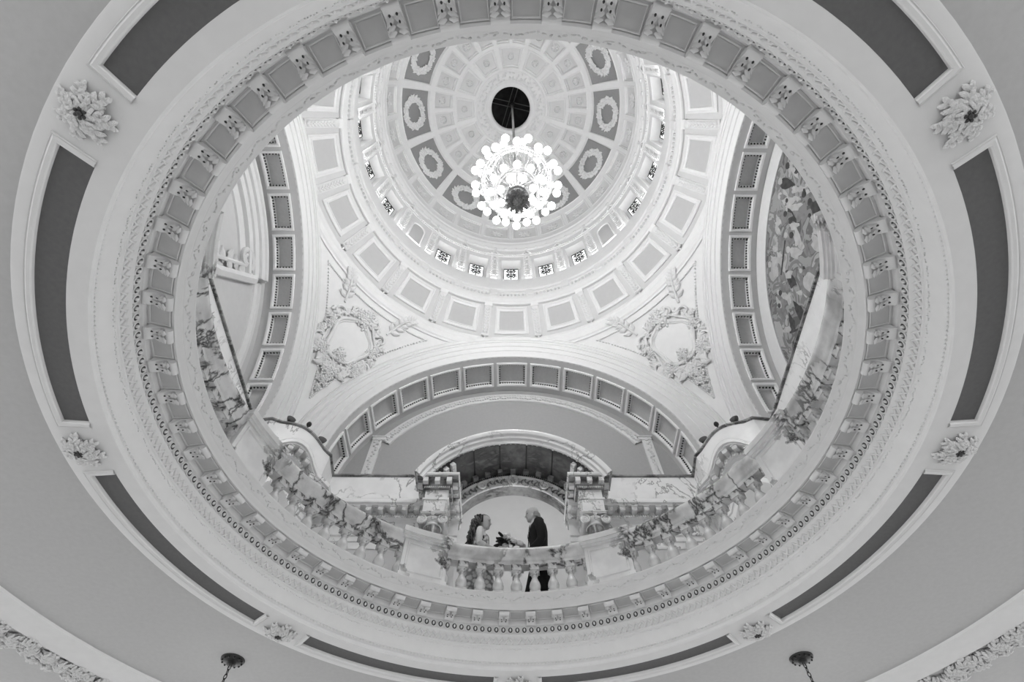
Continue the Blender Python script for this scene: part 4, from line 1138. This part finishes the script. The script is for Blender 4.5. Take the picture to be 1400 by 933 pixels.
def orn_top(mb, th, h):
    F = DF(0, th, h); flower(mb, .20, 6, F); mb.lathe([(.25, 0), (.26, .05), (.22, .06), (.20, .02)], 16, F, False)
S1 = lambda d: [(.25, .3, .03), (.5, .6, .03), (.55, .65, -.05), (.95, 1.15, -.05), (1.05, 1.25, -d)]
coffer(ROWS[0], 'lower_coffer', 'dome_back', .12, S1(.12), orn_low)
coffer(ROWS[1], 'wreath_coffer', 'wpanel', .12, [(.15, .2, .03), (.35, .5, .03), (.4, .55, -.02), (.62, .85, -.03), (.66, .9, -.10)], orn_wreath)
coffer(ROWS[2], 'middle_coffer', 'dome_back', .16, [(.25, .25, .03), (.55, .5, .03), (.6, .55, -.06), (1.1, 1.0, -.06), (1.2, 1.1, -.2)], orn_mid)
coffer(ROWS[3], 'upper_coffer', 'dome_back', .12, [(.5, .25, .03), (1.1, .5, .03), (1.2, .55, -.05), (2.6, 1.2, -.05), (2.9, 1.3, -.12)], orn_top)
# oculus: moulded ring, leafy band, dark lantern shaft with cross beams
ork = MB(); ork.grid(lambda a, b: DM(360 * a, 70.6 + [0, .3, .8, 1.0, 5.0, 5.2, 5.8, 6.4, 8.25][round(b * 8)], [0, .05, .06, .02, .02, .06, .07, .03, .03][round(b * 8)]), 96, 8, True, False)
ork.build('eye_ring', 'dome', dome, 30)
q = MB(); rs = random.Random(9)
for i in range(150):
    az = i * 2.4; q.leaf(.20, .055, .35, .3, 2, DF(az, 72.4 + 1.4 * (i % 3), .03) @ RZm(rs.uniform(0, 360)), 5, 3)
q.build('leaf_band', 'white_relief', dome, 60, None, 'stuff')
ln_ = MB(); ln_.grid(lambda a, b: pol(1.35 + [0, .25, .25][round(b * 2)], 360 * a, 37.45 + [0, .1, 4.0][round(b * 2)]), 48, 2, True, False); ln_.grid(lambda a, b: pol(1.6 * b + .001, 360 * a, 41.4), 48, 1, True, False)
ln_.build('lantern_shaft', 'black', dome, 40)
for a_, w_ in ((12, .05), (-72, .05)):
    for off_ in (-.16, .16):
        c, s = math.cos(rad(a_)), math.sin(rad(a_)); bb_ = MB().box((0, 0, 0), (3.1, w_, .1), T(-s * off_, c * off_, 40.6) @ RZm(a_)); bb_.build('cross_beam', 'beam', dome, 0)
q = MB(); q.lathe([(.12, 40.0), (.2, 40.2), (.2, 40.7), (.1, 40.8)], 16, T(.1, 0, 0)); q.build('suspension_hub', 'iron', dome)

# ================================================================== CHANDELIER
CX, CY, CZ = .10, 0.0, 13.2
ch = empty('chandelier', (CX, CY, CZ)); tag(ch, 'large tiered chandelier of glowing glass globes hanging under the dome', 'chandelier')
q = MB()
for d in (-.045, .045): q.tube([(d, 0, 3.4), (d, 0, 26.9)], .018, 6)
q.tube([(0, 0, 3.2), (0, 0, 26.9)], .03, 8); q.build('suspension_rod', 'metal', ch, 60)
MB().lathe([(.02, -.16), (.06, -.12), (.05, -.06), (.13, -.02), (.18, .0), (.16, .03), (.22, .08), (.27, .18), (.27, .22), (.21, .26), (.29, .32), (.31, .38), (.24, .48), (.16, .7), (.13, 1.2), (.2, 1.4), (.2, 1.6), (.12, 1.8), (.1, 2.6), (.2, 2.9), (.08, 3.3)], 28).build('hub', 'metal', ch, 40)
q = MB()
for k in range(10): a = 36 * k; flower(q, .05, 5, frame((.2 * math.cos(rad(a)), .2 * math.sin(rad(a)), .05), (-math.sin(rad(a)), math.cos(rad(a)), 0), (0, 0, 1), (math.cos(rad(a)), math.sin(rad(a)), 0)))
flower(q, .13, 8, RX(180) @ T(0, 0, .1))
for k in range(12):
    q_ = acanthus(.19, .4, .2, .2, 3); q.add(q_.v, q_.f, RZm(30 * k) @ T(0, .13, .03) @ RX(180) @ RZm(180) @ RX(28))
q.build('boss', 'metal', ch, 50, None, 'stuff')
for (R_, z_, r_) in ((.98, 2.2, .05), (1.02, 2.05, .03), (.95, 1.95, .03), (.62, 1.0, .035), (.55, .85, .025), (.75, 3.0, .03)):
    MB().tube([(R_ * math.cos(2 * pi * i / 48), R_ * math.sin(2 * pi * i / 48), z_) for i in range(48)], r_, 6, True).build('ring', 'metal', ch, 60)
q = MB()
for k in range(48):
    a = 7.5 * k
    q.tube([(r_ * math.cos(rad(a + tw)), r_ * math.sin(rad(a + tw)), z_) for r_, z_, tw in ((1.0, 2.15, 0), (.93, 1.7, 4), (.78, 1.3, 8), (.6, 1.0, 12))], .009, 4)
    q.tube([(r_ * math.cos(rad(a - tw)), r_ * math.sin(rad(a - tw)), z_) for r_, z_, tw in ((1.0, 2.15, 0), (.93, 1.7, 4), (.78, 1.3, 8), (.6, 1.0, 12))], .009, 4)
q.build('lattice_basket', 'metal', ch, 60)
arm = MB().tube([(.1, 0, 1.5), (.45, 0, 1.25), (.8, 0, 1.6), (1.05, 0, 2.0), (1.2, 0, 2.0)], [.03, .03, .028, .025, .02], 6)
arm0 = None
gl0 = None; globes = []
for k in range(24): globes.append((1.18 + .06 * (k % 2), 15 * k, 1.75 + .42 * (k % 2), .115))
for k in range(12): globes.append((1.05, 30 * k + 9, 2.55, .11))
for k in range(12): globes.append((.72, 30 * k, .95, .105))
for k in range(8): globes.append((.46, 45 * k + 20, .55, .10))
for k in range(8): globes.append((.85, 45 * k + 10, 3.05, .11))
for k in range(12):
    if arm0 is None: arm0 = arm.build('arm', 'metal', ch, 60)
    else: copy_of(arm0, RZm(30 * k))
gb = MB().ball((0, 0, 0), 1.0, 14, 9)
for r_, a, z_, s_ in globes:
    m = T(r_ * math.cos(rad(a)), r_ * math.sin(rad(a)), z_) @ SC(s_, s_, s_)
    if gl0 is None: gl0 = gb.build('globe', 'globe', ch, 60); gl0.matrix_basis = m
    else: copy_of(gl0, m)
for z_, e_ in ((2.5, .6), (.0, .0)):
    if e_:
        la = bpy.data.lights.new('chandelier_glow', 'POINT'); la.energy = CHANDELIER_W; la.shadow_soft_size = .9
        lo = bpy.data.objects.new('chandelier_glow', la); col.objects.link(lo); lo.parent = ch; lo.location = (0, 0, z_)

# ================================================================== PEOPLE
def skin_mesh(joints, bones, root, sub=2):
    names = list(joints); idx = {n: i for i, n in enumerate(names)}
    me = bpy.data.meshes.new('skin_tmp'); me.from_pydata([joints[n][0] for n in names], [(idx[a], idx[b]) for a, b in bones], [])
    o = bpy.data.objects.new('skin_tmp', me); col.objects.link(o)
    o.modifiers.new('skin', 'SKIN'); sm = o.modifiers.new('sub', 'SUBSURF'); sm.levels = sub; sm.render_levels = sub
    for n in names:
        sv = me.skin_vertices[0].data[idx[n]]; r = joints[n][1]; sv.radius = (r, r) if not hasattr(r, '__len__') else r; sv.use_root = (n == root)
    dg = bpy.context.evaluated_depsgraph_get(); ev = o.evaluated_get(dg); m2 = ev.to_mesh()
    vs = [tuple(v.co) for v in m2.vertices]; fs = [tuple(p.vertices) for p in m2.polygons]
    ev.to_mesh_clear(); bpy.data.objects.remove(o); bpy.data.meshes.remove(me)
    return vs, fs
HL = [(0.00, .050, -.035, .046), (.035, .082, -.045, .048), (.08, .090, -.05, .054), (.14, .088, -.06, .060), (.20, .080, -.068, .064), (.25, .090, -.075, .066), (.29, .086, -.08, .068), (.33, .090, -.085, .069), (.40, .088, -.092, .071), (.48, .084, -.098, .073), (.55, .088, -.103, .075), (.62, .094, -.106, .077), (.72, .088, -.107, .078), (.82, .072, -.098, .072), (.90, .050, -.078, .058), (.96, .026, -.05, .038), (1.0, .0, -.02, .004)]
def head(mb, mtx, H=.245):
    n = 22; vs = []
    for (t, f, b, w_) in HL:
        c = (f + b) / 2; d = (f - b) / 2
        for i in range(n):
            a = 2 * pi * i / n; ca, sa = math.cos(a), math.sin(a)
            x_ = c + d * (abs(ca) ** .9) * (1 if ca > 0 else -1); y_ = w_ * (abs(sa) ** .85) * (1 if sa > 0 else -1)
            if ca > .8 and .44 < t < .58: x_ -= .006
            vs.append((x_, y_, t * H))
    m = len(HL)
    fs = [(k * n + i, k * n + (i + 1) % n, (k + 1) * n + (i + 1) % n, (k + 1) * n + i) for k in range(m - 1) for i in range(n)] + [tuple(range(n))[::-1], tuple((m - 1) * n + i for i in range(n))]
    mb.add(vs, fs, mtx)
    # nose, lips, ears, brow
    mb.add([(.084, -.008, .56 * H), (.084, .008, .56 * H), (.118, -.007, .365 * H), (.118, .007, .365 * H), (.088, -.018, .34 * H), (.088, .018, .34 * H), (.085, 0, .33 * H)], [(0, 2, 3, 1), (0, 4, 2), (1, 3, 5), (2, 4, 6), (3, 6, 5), (2, 6, 3)], mtx)
    mb.ball((.087, 0, .265 * H), (.010, .024, .006), 8, 4, mtx); mb.ball((.086, 0, .235 * H), (.011, .021, .007), 8, 4, mtx)
    for s in (-1, 1):
        mb.ball((-.012, s * .077, .44 * H), (.018, .009, .032), 8, 6, mtx @ Matrix.Rotation(0, 4, 'X')); mb.ball((.086, s * .03, .60 * H), (.010, .026, .007), 8, 4, mtx)
def hand(mb, mtx):
    mb.ball((0, .045, 0), (.038, .05, .014), 10, 6, mtx)
    for i, (x_, ln) in enumerate([(-.027, .062), (-.009, .072), (.010, .068), (.027, .052)]):
        mb.tube([(x_, .08, 0), (x_ * 1.05, .08 + ln * .45, -.006), (x_ * 1.05, .08 + ln * .8, -.024), (x_, .08 + ln * .9, -.042)], [.0095, .009, .008, .006], 6, False, mtx)
    mb.tube([(-.03, .025, 0), (-.052, .05, -.012), (-.05, .078, -.026)], [.011, .010, .008], 6, False, mtx)
def loft(mb, rings, n=20, mtx=None, caps=True, pw=.8):
    vs = []
    for (cx, cy, z, a_, b_) in rings:
        for i in range(n):
            t = 2 * pi * i / n; c, s = math.cos(t), math.sin(t)
            vs.append((cx + a_ * abs(c) ** pw * (1 if c > 0 else -1), cy + b_ * abs(s) ** pw * (1 if s > 0 else -1), z))
    m = len(rings); fs = [(k * n + i, k * n + (i + 1) % n, (k + 1) * n + (i + 1) % n, (k + 1) * n + i) for k in range(m - 1) for i in range(n)]
    if caps: fs += [tuple(range(n))[::-1], tuple((m - 1) * n + i for i in range(n))]
    mb.add(vs, fs, mtx)
FLIP = RZm(180)
K = 1 / UNIT
# ---- groom: faces towards -x (built facing +x and turned)
gr = empty('person'); gr.matrix_basis = T(.40, 4.34, ZF) @ SC(K, K, K * 1.025) @ FLIP
tag(gr, 'bald man in a black suit and white shirt facing the woman', 'person')
J = {'pelvis': ((0, 0, .95), .12), 'spine': ((-.01, 0, 1.15), .115), 'chest': ((-.01, 0, 1.36), .12), 'nb': ((.01, 0, 1.50), .07), 'neck': ((.035, 0, 1.60), .056), 'skull': ((.055, 0, 1.68), .06)}
B = [('pelvis', 'spine'), ('spine', 'chest'), ('chest', 'nb'), ('nb', 'neck'), ('neck', 'skull')]
for s, n_ in ((-1, 'a'), (1, 'b')):
    J.update({'sh' + n_: ((-.01, s * .18, 1.44), .055), 'el' + n_: ((-.04, s * .22, 1.13), .043), 'wr' + n_: ((.14, s * .13, .97), .029), 'hip' + n_: ((0, s * .09, .90), .085), 'kn' + n_: ((.03 - s * .09, s * .10, .50), .058), 'an' + n_: ((-.02 - s * .15, s * .10, .09), .04), 'to' + n_: ((.12 - s * .15, s * .115, .035), .034)})
    B += [('chest', 'sh' + n_), ('sh' + n_, 'el' + n_), ('el' + n_, 'wr' + n_), ('pelvis', 'hip' + n_), ('hip' + n_, 'kn' + n_), ('kn' + n_, 'an' + n_), ('an' + n_, 'to' + n_)]
q = MB(); q.add(*skin_mesh(J, B, 'pelvis')); head(q, T(.05, 0, 1.60) @ RY(6))
for s in (-1, 1): hand(q, T(.14, s * .13, .97) @ RZm(-90 + s * 20) @ RX(-30))
q.build('body', 'skin', gr, 60)
q = MB(); loft(q, [(0, 0, .80, .135, .175), (0, 0, .92, .13, .17), (-.01, 0, 1.05, .122, .172), (-.01, 0, 1.2, .13, .185), (-.01, 0, 1.34, .14, .21), (-.015, 0, 1.42, .125, .225), (-.01, 0, 1.48, .09, .17), (-.005, 0, 1.52, .066, .09)])
for s in (-1, 1):
    q.tube([(-.012, s * .17, 1.46), (-.015, s * .225, 1.40), (-.035, s * .235, 1.28), (-.045, s * .225, 1.14), (-.01, s * .20, 1.08), (.12, s * .14, .99)], [.062, .078, .070, .062, .056, .044], 12)
    q.box((0, 0, 0), (.012, .05, .26), T(.125, s * .06, 1.33) @ RY(-6) @ RX(s * 14))
q.build('suit_jacket', 'suit', gr, 45)
q = MB()
for s in (-1, 1): q.tube([(0, s * .07, .92), (.01 - s * .04, s * .085, .75), (.03 - s * .09, s * .09, .50), (.0 - s * .12, s * .095, .25), (-.02 - s * .15, s * .10, .06)], [.11, .105, .09, .082, .082], 14)
q.build('trousers', 'suit', gr, 50)
for s in (-1, 1): MB().ball((.045 - s * .15, s * .112, .04), (.145, .05, .045), 14, 8).build('shoe', 'iron', gr, 60)
q = MB(); q.lathe([(.064, 1.52), (.069, 1.545), (.066, 1.59), (.058, 1.59)], 20, T(.018, 0, 0) @ RY(0), False); q.box((0, 0, 0), (.012, .10, .2), T(.112, 0, 1.40) @ RY(-12)); q.build('shirt_collar', 'shirt', gr, 40)
q = MB(); q.ball((.092, 0, 1.515), (.018, .02, .022), 8, 5); q.box((0, 0, 0), (.014, .05, .19), T(.124, 0, 1.40) @ RY(-10)); q.build('tie', 'tie', gr, 40)
q = MB(); flower(q, .03, 6, frame((.125, .085, 1.37), (0, 1, 0), (0, 0, 1), (1, 0, 0))); q.leaf(.06, .012, .2, .2, 1, frame((.13, .085, 1.37), (0, 1, 0), (0, 0, 1), (1, 0, 0)) @ RZm(150)); q.build('buttonhole_flower', 'petal', gr, 50)
q = MB()
for s in (-1, 1): q.ball((.131, s * .031, 1.719), (.010, .014, .008), 8, 5)
q.build('eye', 'skin_dark', gr, 60)
q = MB(); q.grid(lambda a, b: tuple(Vector((.04, 0, 1.735)) + Vector(((.112 - .01 * b) * math.cos(rad(95 + 170 * a)), .083 * math.sin(rad(95 + 170 * a)), -.10 + .085 * b))), 14, 4); q.build('cropped_hair', 'stubble', gr, 50)
# ---- bride: faces +x
br = empty('person'); br.matrix_basis = T(-.62, 4.30, ZF) @ SC(K, K, K)
tag(br, 'woman in a white lace dress with long dark curls holding the bouquet', 'person')
J = {'pelvis': ((0, 0, .90), .115), 'spine': ((.0, 0, 1.07), .095), 'chest': ((-.01, 0, 1.25), .10), 'nb': ((.0, 0, 1.38), .055), 'neck': ((.015, 0, 1.46), .045), 'skull': ((.03, 0, 1.54), .055)}
B = [('pelvis', 'spine'), ('spine', 'chest'), ('chest', 'nb'), ('nb', 'neck'), ('neck', 'skull')]
for s, n_ in ((-1, 'a'), (1, 'b')):
    J.update({'sh' + n_: ((-.01, s * .15, 1.33), .043), 'el' + n_: ((-.01, s * .21, 1.07), .035), 'wr' + n_: ((.22, s * .06, 1.06), .024), 'hip' + n_: ((0, s * .09, .85), .085), 'kn' + n_: ((.01, s * .09, .47), .055), 'an' + n_: ((-.02, s * .09, .09), .036), 'to' + n_: ((.10, s * .10, .035), .03)})
    B += [('chest', 'sh' + n_), ('sh' + n_, 'el' + n_), ('el' + n_, 'wr' + n_), ('pelvis', 'hip' + n_), ('hip' + n_, 'kn' + n_), ('kn' + n_, 'an' + n_), ('an' + n_, 'to' + n_)]
q = MB(); q.add(*skin_mesh(J, B, 'pelvis')); head(q, T(.03, 0, 1.475) @ RY(4) @ SC(.95, .95, .97))
for s in (-1, 1): hand(q, T(.22, s * .06, 1.06) @ RZm(-90 + s * 40) @ SC(.9, .9, .9))
q.build('body', 'skin', br, 60)
q = MB(); loft(q, [(-.05, 0, .02, .36, .155), (-.03, 0, .3, .30, .155), (-.01, 0, .6, .22, .155), (0, 0, .85, .15, .155), (0, 0, 1.0, .105, .135), (0, 0, 1.08, .10, .13), (0, 0, 1.2, .125, .15), (0, 0, 1.28, .12, .155), (-.01, 0, 1.33, .085, .14)])
q.build('dress', 'lace', br, 50)
q = MB()
for s in (-1, 1): q.tube([(-.01, s * .14, 1.35), (-.01, s * .18, 1.28), (-.012, s * .215, 1.16), (-.01, s * .215, 1.07), (.06, s * .17, 1.06)], [.05, .056, .048, .044, .040], 10)
q.build('lace_sleeve', 'dress', br, 50)
q = MB(); q.ball((.005, 0, 1.615), (.118, .092, .108), 16, 9)
hr_v = [v for v in q.v]; q = MB()
q.grid(lambda a, b: (lambda th, ph: (.018 + .116 * math.cos(ph) * math.cos(th), .091 * math.cos(ph) * math.sin(th), 1.612 + .108 * math.sin(ph)))(rad(88 + 184 * a), rad(-40 + 128 * b)), 18, 8)
q.grid(lambda a, b: (.018 + .114 * math.cos(rad(32 + 56 * b)) * math.cos(rad(-90 + 180 * a)), .091 * math.cos(rad(32 + 56 * b)) * math.sin(rad(-90 + 180 * a)), 1.614 + .108 * math.sin(rad(32 + 56 * b))), 14, 5)
q.build('hair_cap', 'hair', br, 60)
q = MB(); q2 = MB(); rs = random.Random(11)
for i in range(64):
    th = rad(104 + 152 * i / 63); r0 = rs.uniform(.07, .10); x0 = .0 + 1.05 * r0 * math.cos(th); y0 = r0 * math.sin(th); ph0 = rs.uniform(0, 6.28); ln = rs.uniform(.34, .52)
    front = math.cos(th) > -.45
    pts = []
    for k in range(16):
        t = k / 15; out = .03 + .07 * t
        pts.append((x0 + math.cos(th) * out * .8 + .018 * math.cos(ph0 + 13 * t) + (.09 * t * t if front else -.02 * t), y0 + math.sin(th) * out * .9 + .018 * math.sin(ph0 + 13 * t), 1.63 - ln * t))
    (q if i % 3 else q2).tube(pts, [.017 - .0006 * k for k in range(16)], 6)
q.build('hair', 'hair', br, 60, 'long dark curls', 'stuff'); q2.build('hair_highlight', 'hair_light', br, 60, None, 'stuff')
q = MB()
for i in range(7): flower(q, .016, 5, frame((-.085 + .012 * (i % 2), .07 - .018 * i, 1.64 - .012 * i), (0, 1, 0), (0, 0, 1), (-1, 0, 0)))
for i in range(5): flower(q, .016, 5, frame((-.03 - .014 * i, -.095, 1.65 - .018 * i), (1, 0, 0), (0, 0, 1), (0, -1, 0)))
q.build('hair_flower', 'petal', br, 50, None, 'stuff')
q = MB()
for s in (-1, 1): q.ball((.105, s * .029, 1.595), (.010, .013, .007), 8, 5)
q.build('eye', 'skin_dark', br, 60)
# ---- bouquet held between them
bq_ = empty('bouquet'); bq_.matrix_basis = T(-.18, 4.22, 5.98) @ SC(K, K, K)
tag(bq_, 'bouquet of white flowers and dark leaves held above the handrail', 'bouquet')
MB().tube([(-.04, 0, -.16), (-.01, 0, -.02), (0, 0, .06)], [.022, .026, .05], 10).build('stem_wrap', 'dress', bq_)
rs = random.Random(4)
def rose(R):
    mb = MB()
    for ring, n_ in ((.75, 6), (.45, 5), (.15, 3)):
        for k in range(n_):
            a = 360 * k / n_ + ring * 60
            mb.ball((0, 0, 0), (R * .42, R * .16, R * .42), 7, 5, RZm(a) @ T(0, R * ring * .8, R * (.5 - ring * .35)) @ RX(-35 * ring))
    return mb
ros_ = rose(.055); r0 = None
for k, (x_, y_, z_, m_) in enumerate([(.05, -.05, .12, 'petal'), (.12, -.04, .10, 'petal'), (.17, .0, .07, 'petal_grey'), (.08, .05, .13, 'petal'), (.0, -.07, .15, 'petal'), (.2, -.05, .04, 'petal'), (-.02, .03, .17, 'petal_grey'), (.11, -.09, .05, 'petal'), (.24, .02, .04, 'petal_grey'), (.03, -.02, .19, 'petal')]):
    o = rose(.055 * rs.uniform(.85, 1.15)).build('flower', m_, bq_, 60); o.matrix_basis = T(x_, y_, z_) @ RX(rs.uniform(-30, 40)) @ RY(rs.uniform(-30, 30))
lf = MB().leaf(.16, .04, .2, .15, 1); l0 = lf.build('leaf', 'foliage', bq_, 60); l0.matrix_basis = T(-.02, -.03, .06) @ RZm(70)
for k in range(22):
    x_ = rs.uniform(-.14, .2); copy_of(l0, T(x_, rs.uniform(-.09, .07), rs.uniform(.0, .1) + (.05 if x_ < 0 else 0)) @ RZm(rs.uniform(0, 360)) @ RX(rs.uniform(-15, 22)) @ SC(.75, .75, .75))

# ================================================================== bring the drawing units to metres
SU = Matrix.Diagonal((UNIT, UNIT, UNIT, 1))
for o in list(bpy.data.objects):
    if o.type == 'LIGHT':
        o.data.energy *= UNIT * UNIT; o.data.shadow_soft_size *= UNIT
    if o.parent is not None: continue
    if o.type in ('CAMERA', 'LIGHT'): o.location = Vector(o.location) * UNIT
    else: o.matrix_basis = SU @ o.matrix_basis
